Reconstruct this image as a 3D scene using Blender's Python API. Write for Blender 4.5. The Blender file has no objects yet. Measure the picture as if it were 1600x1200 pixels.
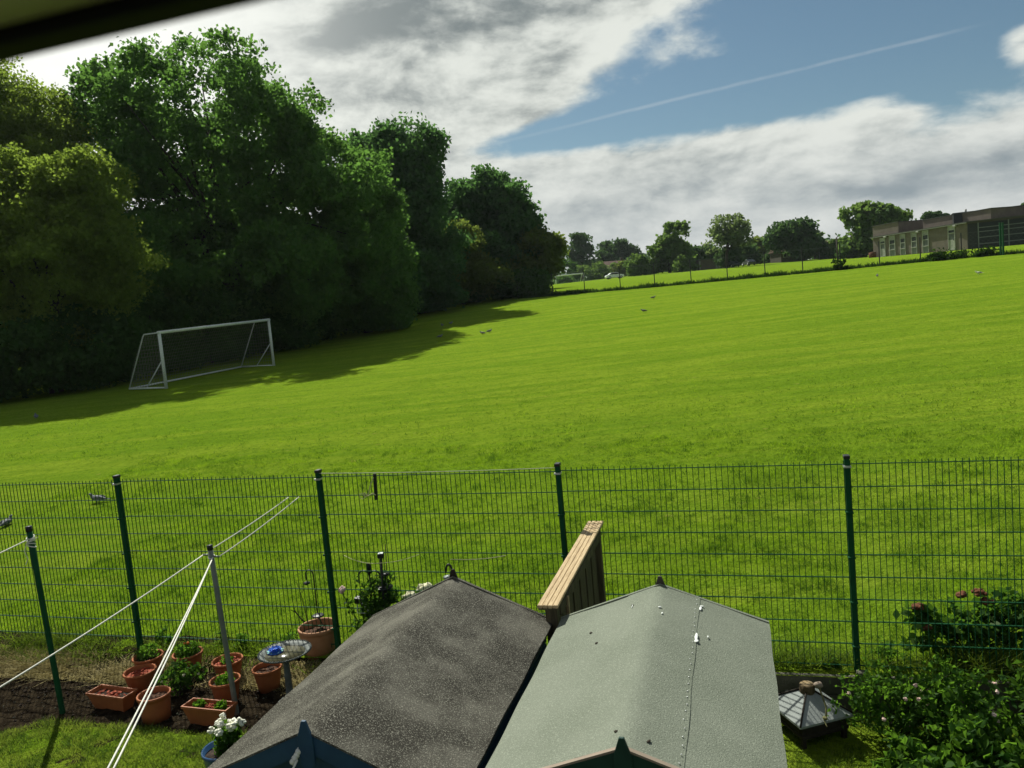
import bpy, bmesh, math, random
import numpy as np
from mathutils import Vector, Matrix
S = bpy.context.scene
COL = S.collection
rng = np.random.default_rng(7)
random.seed(7)

# ------------------------------------------------------------------ camera
FPX, PITCH, ROLL, CZ = 1218.5, .0947, -.0907, 3.4
cF = np.array([0, math.cos(PITCH), -math.sin(PITCH)])
_r = np.array([1., 0, 0]); _u = np.cross(_r, cF)
cR = _r*math.cos(ROLL)+_u*math.sin(ROLL)
cU = _u*math.cos(ROLL)-_r*math.sin(ROLL)
cO = np.array([0, 0, CZ])
cam = bpy.data.cameras.new('camera'); co = bpy.data.objects.new('camera', cam); COL.objects.link(co)
co.matrix_world = Matrix(((cR[0], cU[0], -cF[0], 0), (cR[1], cU[1], -cF[1], 0), (cR[2], cU[2], -cF[2], CZ), (0, 0, 0, 1)))
cam.sensor_width = 36; cam.lens = FPX/1600*36
cam.clip_start = .02; cam.clip_end = 3000
cam.dof.use_dof = True; cam.dof.focus_distance = 30; cam.dof.aperture_fstop = 11.0
S.camera = co
S.view_settings.view_transform = 'Standard'; S.view_settings.look = 'None'
S.view_settings.exposure = 0.5; S.view_settings.gamma = 1
S.cycles.max_bounces = 8; S.cycles.transparent_max_bounces = 8

def ray(x, y): return cF+cR*(x-800)/FPX+cU*(600-y)/FPX
def at_z(x, y, z):
    d = ray(x, y); return cO+d*((z-CZ)/d[2])
def at_d(x, y, D): return cO+ray(x, y)*D
def azel(x, y):
    d = ray(x, y); return math.atan2(d[0], d[1]), math.atan2(d[2], math.hypot(d[0], d[1]))

# ------------------------------------------------------------------ sun and sky
SUN_AZ, SUN_EL = math.radians(-24), math.radians(48)
sl = bpy.data.lights.new('sun', 'SUN'); so = bpy.data.objects.new('sun', sl); COL.objects.link(so)
sl.energy = 4.6; sl.angle = math.radians(.55); sl.color = (.97, .97, .86)
sdir = Vector((math.sin(SUN_AZ)*math.cos(SUN_EL), math.cos(SUN_AZ)*math.cos(SUN_EL), math.sin(SUN_EL)))
so.rotation_euler = sdir.to_track_quat('Z', 'Y').to_euler()
so.location = (0, 0, 60)

W = bpy.data.worlds.new("World"); S.world = W; W.use_nodes = True
wt = W.node_tree; wt.nodes.clear()
class NG:
    def __init__(s, t): s.t = t
    def n(s, typ, **kw):
        o = s.t.nodes.new(typ)
        for k, v in kw.items(): setattr(o, k, v)
        return o
    def put(s, sock, v):
        if isinstance(v, bpy.types.NodeSocket): s.t.links.new(v, sock)
        else: sock.default_value = v
    def m(s, op, a, b=0.0, c=0.0, clamp=False):
        o = s.n('ShaderNodeMath', operation=op, use_clamp=clamp)
        s.put(o.inputs[0], a); s.put(o.inputs[1], b); s.put(o.inputs[2], c)
        return o.outputs[0]
    def mix(s, f, a, b):
        o = s.n('ShaderNodeMix', data_type='RGBA')
        s.put(o.inputs[0], f); s.put(o.inputs[6], a if isinstance(a, bpy.types.NodeSocket) else (*a[:3], 1)); s.put(o.inputs[7], b if isinstance(b, bpy.types.NodeSocket) else (*b[:3], 1))
        return o.outputs[2]
    def sstep(s, x, lo, hi):
        o = s.n('ShaderNodeMapRange', interpolation_type='SMOOTHSTEP')
        s.put(o.inputs[0], x); s.put(o.inputs[1], lo); s.put(o.inputs[2], hi); s.put(o.inputs[3], 0.); s.put(o.inputs[4], 1.)
        return o.outputs[0]
    def noise(s, vec, scale, detail=6, rough=.55, dist=0.):
        o = s.n('ShaderNodeTexNoise'); s.put(o.inputs['Vector'], vec)
        o.inputs['Scale'].default_value = scale; o.inputs['Detail'].default_value = detail
        o.inputs['Roughness'].default_value = rough; o.inputs['Distortion'].default_value = dist
        return o.outputs['Fac']
    def comb(s, x, y, z=0.):
        o = s.n('ShaderNodeCombineXYZ'); s.put(o.inputs[0], x); s.put(o.inputs[1], y); s.put(o.inputs[2], z); return o.outputs[0]
g = NG(wt)
out = g.n('ShaderNodeOutputWorld'); bg = g.n('ShaderNodeBackground')
SKY = 0.10
sky = g.n('ShaderNodeTexSky', sky_type='NISHITA'); sky.sun_disc = False
sky.sun_elevation = SUN_EL; sky.sun_rotation = SUN_AZ; sky.altitude = 50; sky.air_density = 1.0; sky.dust_density = .6; sky.ozone_density = 1.6
tc = g.n('ShaderNodeTexCoord'); sep = g.n('ShaderNodeSeparateXYZ'); wt.links.new(tc.outputs['Generated'], sep.inputs[0])
X, Y, Z = sep.outputs
az = g.m('ARCTAN2', X, Y); el = g.m('ARCSINE', Z)
# cloud noise lives on a flat layer overhead: long streaks near the horizon
zz = g.m('ADD', g.m('MAXIMUM', Z, 0.0), .10)
pv = g.comb(g.m('DIVIDE', X, zz), g.m('DIVIDE', Y, zz), 0.)
av = g.comb(az, g.m('MULTIPLY', el, 2.0), 0.)
wv = g.n('ShaderNodeTexNoise'); wt.links.new(av, wv.inputs['Vector']); wv.inputs['Scale'].default_value = 3.5; wv.inputs['Detail'].default_value = 4
wsc = g.n('ShaderNodeVectorMath', operation='MULTIPLY_ADD'); wt.links.new(wv.outputs['Color'], wsc.inputs[0]); wsc.inputs[1].default_value = (.07, .07, 0); wt.links.new(av, wsc.inputs[2])
aw = wsc.outputs[0]
def offs(v, x, y):
    o = g.n('ShaderNodeVectorMath', operation='ADD'); wt.links.new(v, o.inputs[0]); o.inputs[1].default_value = (x, y, 0); return o.outputs[0]
n1 = g.noise(aw, 5.2, 10, .60, .15)
n1s = g.noise(offs(aw, -.022, .045), 5.2, 10, .60, .15)
n4 = g.noise(aw, 15., 8, .62, .1)
n2 = g.noise(pv, 1.3, 8, .58, .3)
n3 = g.noise(g.comb(az, g.m('MULTIPLY', el, 3.6), 3.), 4.2, 6, .55, .3)
def blob(px, py, sx, sy, amp, rot=0.):
    a0, e0 = azel(px, py); sx /= FPX; sy /= FPX
    da = g.m('SUBTRACT', az, a0); de = g.m('SUBTRACT', el, e0)
    c, s_ = math.cos(rot), math.sin(rot)
    u = g.m('DIVIDE', g.m('ADD', g.m('MULTIPLY', da, c), g.m('MULTIPLY', de, s_)), sx)
    v = g.m('DIVIDE', g.m('SUBTRACT', g.m('MULTIPLY', de, c), g.m('MULTIPLY', da, s_)), sy)
    q = g.m('ADD', g.m('POWER', g.m('ABSOLUTE', u), 2.6), g.m('POWER', g.m('ABSOLUTE', v), 2.6))
    return g.m('MULTIPLY', g.m('EXPONENT', g.m('MULTIPLY', q, -1.0)), amp)
def total(bl):
    s = None
    for b in bl: s = blob(*b) if s is None else g.m('ADD', s, blob(*b))
    return s
COVER = [(540, 60, 380, 165, 1.0), (760, 120, 170, 95, .65), (960, 10, 150, 62, .8, .25), (500, 250, 190, 110, .6), (-300, 100, 600, 420, 1.0),
         (1000, 298, 330, 72, .95), (1350, 296, 330, 80, .95, .07), (1660, 262, 150, 62, .9, .15), (700, 330, 250, 90, .8), (1380, 187, 52, 13, .62), (1610, 60, 40, 28, .75), (900, 380, 1200, 60, .5),
         (1180, 215, 150, 30, .45, .12), (1345, 235, 60, 22, .35), (1375, 158, 40, 12, .3)]
cov = total(COVER)
cov = g.m('SUBTRACT', cov, total([(1010, 58, 62, 26, .38, .5), (880, 208, 200, 24, .75, .12), (1250, 130, 330, 55, .4, .1), (1010, 175, 120, 25, .5, .15)]))
back = g.m('MAXIMUM', g.sstep(g.m('ABSOLUTE', az), .95, 1.5), g.sstep(el, .80, 1.05))   # unseen broken cloud added over the rest of the sky for fill light
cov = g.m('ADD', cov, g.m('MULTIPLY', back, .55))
dens0 = g.m('ADD', g.m('ADD', cov, g.m('MULTIPLY', g.m('SUBTRACT', n1, .5), 2.0)), g.m('MULTIPLY', g.m('SUBTRACT', n4, .5), .55))
dens = g.sstep(dens0, .22, .80)
# grey where the layer is thick, bright where the sun comes through
GREY = [(665, 14, 200, 40, 1.0, .06), (585, 152, 90, 26, .55, .05), (840, 120, 60, 45, .35), (640, 225, 90, 30, .25), (1250, 318, 420, 22, .25, .08), (1560, 268, 150, 30, .4, .1), (1120, 275, 120, 30, .2, .1), (1000, 318, 200, 20, .35, .1)]
gr = total(GREY)
lowk = g.sstep(el, math.radians(2), math.radians(14))
n4s = g.noise(offs(aw, -.010, .020), 15., 8, .62, .1)
relief = g.m('ADD', g.m('SUBTRACT', n1s, n1), g.m('MULTIPLY', g.m('SUBTRACT', n4s, n4), .32))
thick = g.sstep(dens0, .5, 1.5)
shade = g.m('ADD', gr, g.m('MULTIPLY', g.m('SUBTRACT', n3, .5), 1.15))
shade = g.m('ADD', g.m('ADD', shade, g.m('MULTIPLY', g.m('MULTIPLY', relief, 3.3), g.m('ADD', .45, g.m('MULTIPLY', lowk, .55)))), g.m('MULTIPLY', g.m('SUBTRACT', thick, .5), .15))
shade = g.sstep(shade, -.35, 1.05)
fine = g.m('MULTIPLY', g.m('SUBTRACT', n2, .5), .25)
white = g.mix(lowk, (.50, .515, .50), (.55, .57, .53))
grey = g.mix(lowk, (.21, .25, .275), (.150, .175, .178))
ccol = g.mix(g.m('ADD', shade, fine, clamp=True), white, grey)
glow = total([(60, 60, 330, 240, 1.0)])
ccol = g.mix(g.m('MULTIPLY', glow, .8, clamp=True), ccol, (.80, .81, .76))
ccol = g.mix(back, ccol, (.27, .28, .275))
vm = g.n('ShaderNodeVectorMath', operation='SCALE'); wt.links.new(ccol, vm.inputs[0]); vm.inputs['Scale'].default_value = 1/SKY
skc = g.n('ShaderNodeMix', data_type='RGBA', blend_type='MULTIPLY'); skc.inputs[0].default_value = 1
wt.links.new(sky.outputs[0], skc.inputs[6]); skc.inputs[7].default_value = (.40, .465, .435, 1)
skm = skc.outputs[2]
# contrail: a thin band along a great circle
pa, pb = Vector(ray(760, 228)).normalized(), Vector(ray(1545, 36)).normalized()
nn = pa.cross(pb).normalized()
dt = g.n('ShaderNodeVectorMath', operation='DOT_PRODUCT'); wt.links.new(tc.outputs['Generated'], dt.inputs[0]); dt.inputs[1].default_value = nn
wob = g.m('MULTIPLY', g.m('SUBTRACT', g.noise(av, 16, 3), .5), .004)
dd = g.m('ABSOLUTE', g.m('ADD', dt.outputs['Value'], wob))
tr = g.m('SUBTRACT', 1.0, g.sstep(dd, .0003, .0030))
tr = g.m('MULTIPLY', tr, g.m('MULTIPLY', g.sstep(n4, .22, .64), g.m('ADD', .02, g.m('MULTIPLY', n1, .42))))
fade = g.m('MULTIPLY', g.sstep(az, azel(700, 243)[0], azel(880, 200)[0]), g.m('SUBTRACT', 1.0, g.sstep(az, azel(1440, 60)[0], azel(1570, 36)[0])))
tr = g.m('MULTIPLY', tr, fade)
cw = g.n('ShaderNodeVectorMath', operation='SCALE'); cw.inputs[0].default_value = (.42, .46, .48); cw.inputs['Scale'].default_value = 1/SKY
s1 = g.mix(tr, skm, cw.outputs[0])
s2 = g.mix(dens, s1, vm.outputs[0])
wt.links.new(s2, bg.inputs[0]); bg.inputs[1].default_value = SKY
wt.links.new(bg.outputs[0], out.inputs[0])

# ------------------------------------------------------------------ helpers
MATS = {}
def pm(name, c1, c2=None, scale=8., rough=.8, bump=0., bscale=None, detail=5, metal=0., c3=None, c3scale=60., c3lo=.6, c3hi=.7, spec=.3, stretch=None, lo=.35, hi=.65):
    m = bpy.data.materials.new(name); m.use_nodes = True; t = m.node_tree; q = NG(t)
    b = t.nodes['Principled BSDF']; b.inputs['Roughness'].default_value = rough; b.inputs['Metallic'].default_value = metal
    b.inputs['Specular IOR Level'].default_value = spec
    tcn = q.n('ShaderNodeTexCoord'); v = tcn.outputs['Object']
    if stretch:
        mp = q.n('ShaderNodeMapping'); t.links.new(v, mp.inputs[0]); mp.inputs['Scale'].default_value = stretch; v = mp.outputs[0]
    col = None
    if c2:
        f = q.sstep(q.noise(v, scale, detail), lo, hi); col = q.mix(f, c1, c2)
    else:
        f = q.sstep(q.noise(v, scale, detail), .3, .7); col = q.mix(f, [x*.86 for x in c1], [x*1.1 for x in c1])
    if c3: col = q.mix(q.sstep(q.noise(v, c3scale, 3), c3lo, c3hi), col, c3)
    t.links.new(col, b.inputs['Base Color'])
    if bump:
        bn = q.n('ShaderNodeBump'); bn.inputs['Strength'].default_value = bump; bn.inputs['Distance'].default_value = .02
        t.links.new(q.noise(v, bscale or scale*3, 5), bn.inputs['Height']); t.links.new(bn.outputs[0], b.inputs['Normal'])
    MATS[name] = m; return m

def leafm(name, a, b, trans=.4, tcol=None, gloss=.12, patch=None):
    m = bpy.data.materials.new(name); m.use_nodes = True; t = m.node_tree; q = NG(t); t.nodes.clear()
    o = q.n('ShaderNodeOutputMaterial'); ge = q.n('ShaderNodeNewGeometry')
    col = q.mix(ge.outputs['Random Per Island'], a, b)
    pf = None
    if patch:
        v = q.n('ShaderNodeTexCoord').outputs['Object']
        pf = q.m('MAXIMUM', q.m('MULTIPLY', q.sstep(q.noise(v, 4.6, 6, .72), .45, .60), .95), q.m('MULTIPLY', q.sstep(q.noise(v, 1.3, 5, .6), .48, .70), .6))
        col = q.mix(pf, col, patch)
    df = q.n('ShaderNodeBsdfDiffuse'); t.links.new(col, df.inputs[0])
    tl = q.n('ShaderNodeBsdfTranslucent')
    tc_ = q.mix(ge.outputs['Random Per Island'], tcol or [a[0]*2.2, a[1]*1.9, a[2]*.8], [x*1.2 for x in (tcol or [b[0]*2.2, b[1]*1.9, b[2]*.8])])
    if pf: tc_ = q.mix(pf, tc_, [x*1.6 for x in patch])
    t.links.new(tc_, tl.inputs[0])
    m1 = q.n('ShaderNodeMixShader'); m1.inputs[0].default_value = trans
    t.links.new(df.outputs[0], m1.inputs[1]); t.links.new(tl.outputs[0], m1.inputs[2])
    gl = q.n('ShaderNodeBsdfGlossy'); gl.inputs['Roughness'].default_value = .45; gl.inputs[0].default_value = (.8, .8, .8, 1)
    m2 = q.n('ShaderNodeMixShader'); m2.inputs[0].default_value = gloss*.03
    t.links.new(m1.outputs[0], m2.inputs[1]); t.links.new(gl.outputs[0], m2.inputs[2]); t.links.new(m2.outputs[0], o.inputs[0])
    MATS[name] = m; return m

def tag(o, label=None, cat=None, group=None, kind=None):
    if label: o['label'] = label
    if cat: o['category'] = cat
    if group: o['group'] = group
    if kind: o['kind'] = kind
    return o
def empty(name, loc, label, cat, group=None, rz=0.):
    o = bpy.data.objects.new(name, None); COL.objects.link(o); o.location = loc; o.rotation_euler = (0, 0, rz); o.empty_display_size = .2
    return tag(o, label, cat, group)
def link(name, me, mat, parent=None):
    o = bpy.data.objects.new(name, me); COL.objects.link(o)
    if mat is not None:
        me.materials.append(MATS[mat] if isinstance(mat, str) else mat)
    if parent: o.parent = parent
    return o
def npmesh(name, V, Fc, mat, parent=None, smooth=False):
    V = np.asarray(V, np.float32); Fc = np.asarray(Fc, np.int32); k = Fc.shape[1]
    me = bpy.data.meshes.new(name); me.vertices.add(len(V)); me.vertices.foreach_set('co', V.ravel())
    me.loops.add(Fc.size); me.loops.foreach_set('vertex_index', Fc.ravel())
    me.polygons.add(len(Fc)); me.polygons.foreach_set('loop_start', np.arange(0, Fc.size, k, dtype=np.int32))
    me.polygons.foreach_set('loop_total', np.full(len(Fc), k, np.int32))
    if smooth: me.polygons.foreach_set('use_smooth', np.ones(len(Fc), bool))
    me.update(calc_edges=True); return link(name, me, mat, parent)
class MB:
    def __init__(s): s.v = []; s.f = []; s.sm = []
    def add(s, V, Fs, sm=False):
        o = len(s.v); s.v += [tuple(map(float, p)) for p in V]; s.f += [[i+o for i in q] for q in Fs]; s.sm += [sm]*len(Fs); return s
    def box(s, c, d, rz=0., M=None):
        x, y, z = d[0]/2, d[1]/2, d[2]/2
        V = [Vector((i*x, j*y, k*z)) for i in (-1, 1) for j in (-1, 1) for k in (-1, 1)]
        R = M or Matrix.Rotation(rz, 3, 'Z')
        V = [R@p+Vector(c) for p in V]
        return s.add(V, [(0, 1, 3, 2), (4, 6, 7, 5), (0, 4, 5, 1), (2, 3, 7, 6), (0, 2, 6, 4), (1, 5, 7, 3)])
    def tube(s, P, rad, n=8, cap=True, sq=(1, 1)):
        P = [Vector(map(float, p)) for p in P]; rad = rad if hasattr(rad, '__len__') else [rad]*len(P)
        V = []; Fs = []; ref = None
        for i, p in enumerate(P):
            t = (P[min(i+1, len(P)-1)]-P[max(i-1, 0)]).normalized()
            if ref is None: ref = t.orthogonal().normalized() if abs(t.z) > .9 else Vector((0, 0, 1)).cross(t).normalized()
            a_ = (ref-t*ref.dot(t)).normalized(); ref = a_; b_ = t.cross(a_)
            for k in range(n):
                th = 2*math.pi*k/n; V.append(p+a_*math.cos(th)*rad[i]*sq[0]+b_*math.sin(th)*rad[i]*sq[1])
        for i in range(len(P)-1):
            for k in range(n): Fs.append((i*n+k, i*n+(k+1) % n, (i+1)*n+(k+1) % n, (i+1)*n+k))
        if cap: Fs.append(tuple(range(n-1, -1, -1))); Fs.append(tuple((len(P)-1)*n+k for k in range(n)))
        return s.add(V, Fs, n > 5)
    def lathe(s, prof, n=28, c=(0, 0, 0), el=(1, 1)):
        V = [(c[0]+r*el[0]*math.cos(2*math.pi*k/n), c[1]+r*el[1]*math.sin(2*math.pi*k/n), c[2]+z) for r, z in prof for k in range(n)]
        Fs = [(i*n+k, i*n+(k+1) % n, (i+1)*n+(k+1) % n, (i+1)*n+k) for i in range(len(prof)-1) for k in range(n)]
        if prof[0][0] > 1e-4: Fs.append(tuple(range(n-1, -1, -1)))
        if prof[-1][0] > 1e-4: Fs.append(tuple((len(prof)-1)*n+k for k in range(n)))
        return s.add(V, Fs, True)
    def prism(s, poly, a, b):
        # poly: list of points, extruded from offset a to offset b (vectors)
        n = len(poly); V = [Vector(p)+Vector(a) for p in poly]+[Vector(p)+Vector(b) for p in poly]
        return s.add(V, [tuple(range(n-1, -1, -1)), tuple(range(n, 2*n))]+[(i, (i+1) % n, (i+1) % n+n, i+n) for i in range(n)])
    def ball(s, c, r, n=10, m=7, sq=(1, 1, 1), jit=0.):
        prof = [(max(math.sin(math.pi*i/m), 1e-3), -math.cos(math.pi*i/m)) for i in range(m+1)]
        V = []
        for rr, z in prof:
            for k in range(n):
                j = 1+random.uniform(-jit, jit)
                V.append((c[0]+r*rr*j*math.cos(2*math.pi*k/n)*sq[0], c[1]+r*rr*j*math.sin(2*math.pi*k/n)*sq[1], c[2]+r*z*j*sq[2]))
        return s.add(V, [(i*n+k, i*n+(k+1) % n, (i+1)*n+(k+1) % n, (i+1)*n+k) for i in range(m) for k in range(n)], True)
    def build(s, name, mat, parent=None, bevel=0.):
        me = bpy.data.meshes.new(name); me.from_pydata(s.v, [], s.f)
        me.polygons.foreach_set('use_smooth', s.sm); me.update()
        if bevel:
            bm = bmesh.new(); bm.from_mesh(me)
            bmesh.ops.bevel(bm, geom=bm.edges[:], offset=bevel, segments=1, affect='EDGES', clamp_overlap=True)
            bm.to_mesh(me); bm.free()
        return link(name, me, mat, parent)
def copy_tree(o, parent=None):
    c = o.copy(); COL.objects.link(c); c.parent = parent
    for ch in o.children: copy_tree(ch, c)
    return c
def unit(v): return v/np.linalg.norm(v, axis=-1, keepdims=True)
def leaf_mesh(C, L, Wd, up=.0, droop=0.):
    """one four-cornered leaf per centre"""
    N = len(C); t1 = unit(rng.normal(size=(N, 3))+np.array([0, 0, -droop])); nrm = unit(rng.normal(size=(N, 3))+np.array([0, 0, up]))
    t2 = unit(np.cross(nrm, t1)); sc = rng.uniform(.7, 1.25, (N, 1))
    n3_ = np.cross(t1, t2)
    V = np.stack([C-t1*L/2*sc, C+t2*Wd/2*sc+n3_*L*.08, C+t1*L/2*sc, C-t2*Wd/2*sc+n3_*L*.08], 1).reshape(-1, 3)
    return V, np.arange(N*4).reshape(N, 4)
def cloud_pts(ells, ncl, per, rcl, shell=.55, flat=.8, zmin=None):
    """leaf positions in clumps spread through ellipsoids (centre, radii)"""
    vol = np.array([e[1][0]*e[1][2]+e[1][0]*e[1][1] for e in ells]); idx = rng.choice(len(ells), ncl, p=vol/vol.sum())
    C = np.array([e[0] for e in ells])[idx]; R_ = np.array([e[1] for e in ells])[idx]
    d = unit(rng.normal(size=(ncl, 3)))
    rad = shell+(1-shell)*rng.uniform(0, 1, (ncl, 1))**.6
    wob = 1+.13*np.sin(d[:, :1]*7+d[:, 2:]*5)*np.cos(d[:, 1:2]*6+idx[:, None])
    cl = C+d*R_*rad*wob
    s = rcl*rng.uniform(.6, 1.25, (ncl, 1, 1))
    P = cl[:, None, :]+np.clip(rng.normal(size=(ncl, per, 3)), -2, 2)*s*np.array([1, 1, flat])*.55
    P = P.reshape(-1, 3)
    if zmin is not None: P = P[P[:, 2] > zmin]
    return P, cl

def bough_pts(ells, ncl, per, rcl, shell=.5, zmin=None, fill=7):
    """boughs near the crown's surface, each a cap of leaf clumps, with a thin filling inside"""
    nb = max(6, ncl//13); rb = rcl*1.75
    vol = np.array([e[1][0]*e[1][2]+e[1][0]*e[1][1] for e in ells]); idx = rng.choice(len(ells), nb, p=vol/vol.sum())
    C = np.array([e[0] for e in ells])[idx]; R_ = np.array([e[1] for e in ells])[idx]
    d = unit(rng.normal(size=(nb, 3))); rad = shell+(1-shell)*rng.uniform(0, 1, (nb, 1))**.5
    k = np.clip(1-rb/np.maximum(R_, .1)*.75, .35, 1)
    bc = C+d*R_*rad*k; br = rb*rng.uniform(.65, 1.3, (nb, 1, 1))
    sd = rng.normal(size=(nb, 11, 3)); sd = unit(sd); sd[..., 2] = np.abs(sd[..., 2])*np.where(rng.uniform(size=(nb, 11)) < .8, 1, -1); sd = sd+d[:, None, :]*.45; sd = unit(sd)
    sc = (bc[:, None, :]+sd*br*np.array([1, 1, .75])*rng.uniform(.7, 1.08, (nb, 11, 1))).reshape(-1, 3)
    P = (sc[:, None, :]+np.clip(rng.normal(size=(len(sc), per, 3)), -2, 2)*rcl*.36*np.array([1, 1, .8])).reshape(-1, 3)
    nf = len(P)//fill; i2 = rng.choice(len(ells), nf, p=vol/vol.sum()); dd_ = unit(rng.normal(size=(nf, 3)))*rng.uniform(0, .8, (nf, 1))**.5
    P = np.r_[P, np.array([e[0] for e in ells])[i2]+dd_*np.array([e[1] for e in ells])[i2]]
    if zmin is not None: P = P[P[:, 2] > zmin]
    return P, bc

# ------------------------------------------------------------------ materials
pm('fence_green', (.011, .070, .026), rough=.65, spec=.1)
pm('cap_black', (.02, .02, .02), rough=.5)
pm('white_paint', (.62, .66, .62), rough=.45, scale=20)
pm('soil', (.032, .024, .015), (.012, .009, .006), 14, 1., .9, 45, spec=0., c3=(.16, .14, .11), c3scale=70, c3lo=.66, c3hi=.74)
pm('terracotta', (.36, .115, .038), (.28, .085, .028), 6, .8, .15, 40)
pm('terracotta_pale', (.44, .22, .11), (.36, .16, .07), 4, .7, .15, 40)
pm('plastic_clay', (.34, .105, .034), rough=.6)
pm('pot_soil', (.05, .03, .018), (.02, .012, .008), 30, .95, .8, 60)
pm('bark_chips', (.12, .05, .02), (.035, .016, .01), 45, .9, .9, 70)
pm('metal_grey', (.16, .18, .17), rough=.42, metal=.4, scale=20)
pm('pole_grey', (.17, .19, .16), rough=.6, scale=14)
pm('rope', (.72, .70, .62), rough=.8, scale=60)
pm('twine_pale', (.55, .55, .42), rough=.9)
pm('twine', (.45, .43, .25), rough=.9)
pm('black_metal', (.012, .014, .013), rough=.45)
pm('wood_cap', (.56, .42, .24), (.40, .28, .15), 9, .75, .35, 40, stretch=(14, .8, 4), c3=(.16, .10, .05), c3scale=7, c3lo=.64, c3hi=.7)
pm('wood_panel', (.13, .105, .06), (.07, .06, .035), 6, .85, .4, 30, stretch=(6, 6, .6))
pm('felt_dark', (.042, .038, .031), (.125, .117, .096), 3.2, .95, .7, 150, detail=9, c3=(.30, .29, .235), c3scale=135, c3lo=.48, c3hi=.74, spec=.1, lo=.38, hi=.68)
pm('felt_light', (.155, .172, .132), (.185, .202, .158), 2.5, .95, .45, 160, c3=(.30, .32, .255), c3scale=130, c3lo=.46, c3hi=.78, spec=.1, detail=8)
pm('blue_paint', (.022, .064, .118), rough=.55, scale=9)
pm('green_paint', (.012, .045, .033), rough=.55, scale=9)
pm('raw_edge', (.27, .21, .16), rough=.8)
pm('galv', (.55, .56, .54), rough=.4, metal=.6)
pm('dropping', (.72, .74, .70), rough=.7)
pm('concrete', (.12, .115, .085), (.075, .078, .05), 5, .9, .3, 50)
pm('slate_felt', (.27, .29, .275), (.23, .25, .235), 6, .8, .2, 60)
pm('dark_timber', (.03, .022, .014), (.018, .014, .01), 8, .85, .3, 40)
pm('log_bark', (.10, .07, .035), rough=.9, bump=.6, bscale=50)
pm('log_end', (.30, .22, .12), (.16, .11, .05), 18, .85, .3, 40)
pm('bath_metal', (.13, .145, .135), (.10, .11, .10), rough=.6, scale=30, spec=.25)
pm('blue_glaze', (.02, .06, .14), rough=.18, spec=.6)
pm('petal_blue', (.03, .10, .50), (.06, .18, .65), 30, .35)
pm('petal_mint', (.25, .55, .45), rough=.5)
pm('petal_white', (.82, .80, .68), (.70, .69, .55), 40, .8)
pm('petal_cream', (.78, .74, .52), (.66, .62, .40), 30, .8)
pm('petal_pink', (.66, .42, .36), (.72, .58, .50), 30, .8)
pm('petal_red', (.14, .046, .018), (.09, .034, .014), 30, .9)
pm('petal_orange', (.55, .14, .02), rough=.7)
pm('mulch_red', (.34, .06, .02), (.20, .04, .02), 40, .85)
pm('brick', (.168, .136, .112), (.138, .112, .093), 1.2, .85, .2, 8, c3=(.19, .16, .13), c3scale=5)
pm('brick_dark', (.075, .062, .05), rough=.85, scale=2)
pm('fascia', (.30, .30, .27), rough=.6)
pm('dark_clad', (.022, .024, .026), rough=.5)
pm('panel_grey', (.17, .19, .17), rough=.5)
pm('sill_white', (.35, .36, .31), rough=.5)
pm('window_glass', (.014, .020, .020), rough=.25, spec=.22)
pm('window_glass_pale', (.09, .105, .095), rough=.3, spec=.25)
pm('roof_flat', (.08, .08, .075), rough=.9)
pm('roof_tile', (.16, .10, .075), (.20, .13, .10), 3, .85)
pm('render_pale', (.42, .40, .34), rough=.9)
pm('car_white', (.75, .77, .78), rough=.25, spec=.6)
pm('car_dark', (.02, .025, .03), rough=.25, spec=.6)
pm('tyre', (.015, .015, .015), rough=.8)
pm('pigeon_grey', (.17, .175, .19), (.10, .105, .12), 14, .75)
pm('pigeon_dark', (.03, .032, .036), rough=.75)
pm('wing_grey', (.20, .20, .20), (.09, .095, .10), 18, .75)
pm('frame_olive', (.58, .56, .62), rough=.5)
pm('frame_black', (.003, .004, .003), rough=.7)
pm('bark', (.045, .036, .024), (.028, .022, .016), 5, .95, .5, 20, stretch=(3, 3, .6))
pm('straw', (.22, .19, .08), (.13, .13, .05), 8, .95)
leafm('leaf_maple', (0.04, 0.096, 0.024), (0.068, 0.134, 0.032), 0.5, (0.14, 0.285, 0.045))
leafm('leaf_dark', (0.032, 0.082, 0.03), (0.052, 0.11, 0.04), 0.47, (0.105, 0.225, 0.05))
leafm('leaf_yellow', (0.078, 0.122, 0.022), (0.118, 0.16, 0.032), 0.52, (0.26, 0.36, 0.045))
leafm('leaf_olive', (0.06, 0.094, 0.026), (0.09, 0.115, 0.03), 0.47, (0.18, 0.24, 0.038))
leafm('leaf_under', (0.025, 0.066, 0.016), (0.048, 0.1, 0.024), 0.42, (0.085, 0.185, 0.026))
leafm('leaf_far', (0.062, 0.118, 0.036), (0.095, 0.155, 0.046), 0.4, (0.17, 0.27, 0.05))
leafm('leaf_far_dark', (0.036, 0.08, 0.034), (0.058, 0.1, 0.04), 0.35, (0.09, 0.165, 0.042))
leafm('leaf_far_pale', (0.095, 0.14, 0.066), (0.14, 0.18, 0.084), 0.4, (0.2, 0.27, 0.08))
leafm('leaf_garden', (0.026, 0.075, 0.013), (0.062, 0.12, 0.022), 0.48, (0.14, 0.29, 0.022))
leafm('leaf_gloss', (0.018, 0.054, 0.012), (0.048, 0.092, 0.019), 0.42, (0.1, 0.215, 0.018))
leafm('leaf_bright', (.05, .13, .015), (.09, .19, .02), .45, (.14, .30, .02))
leafm('grass_blade', (.096, .190, .011), (.172, .260, .018), .5, (.29, .455, .015), patch=(.033, .086, .006))  # patch: dark shadows of grass clumps put into the blade colour
leafm('grass_lawn', (.092, .150, .024), (.165, .200, .038), .5, (.26, .33, .038), patch=(.045, .085, .012))
leafm('grass_long', (.045, .10, .012), (.12, .14, .03), .45, (.16, .24, .02))
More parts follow.
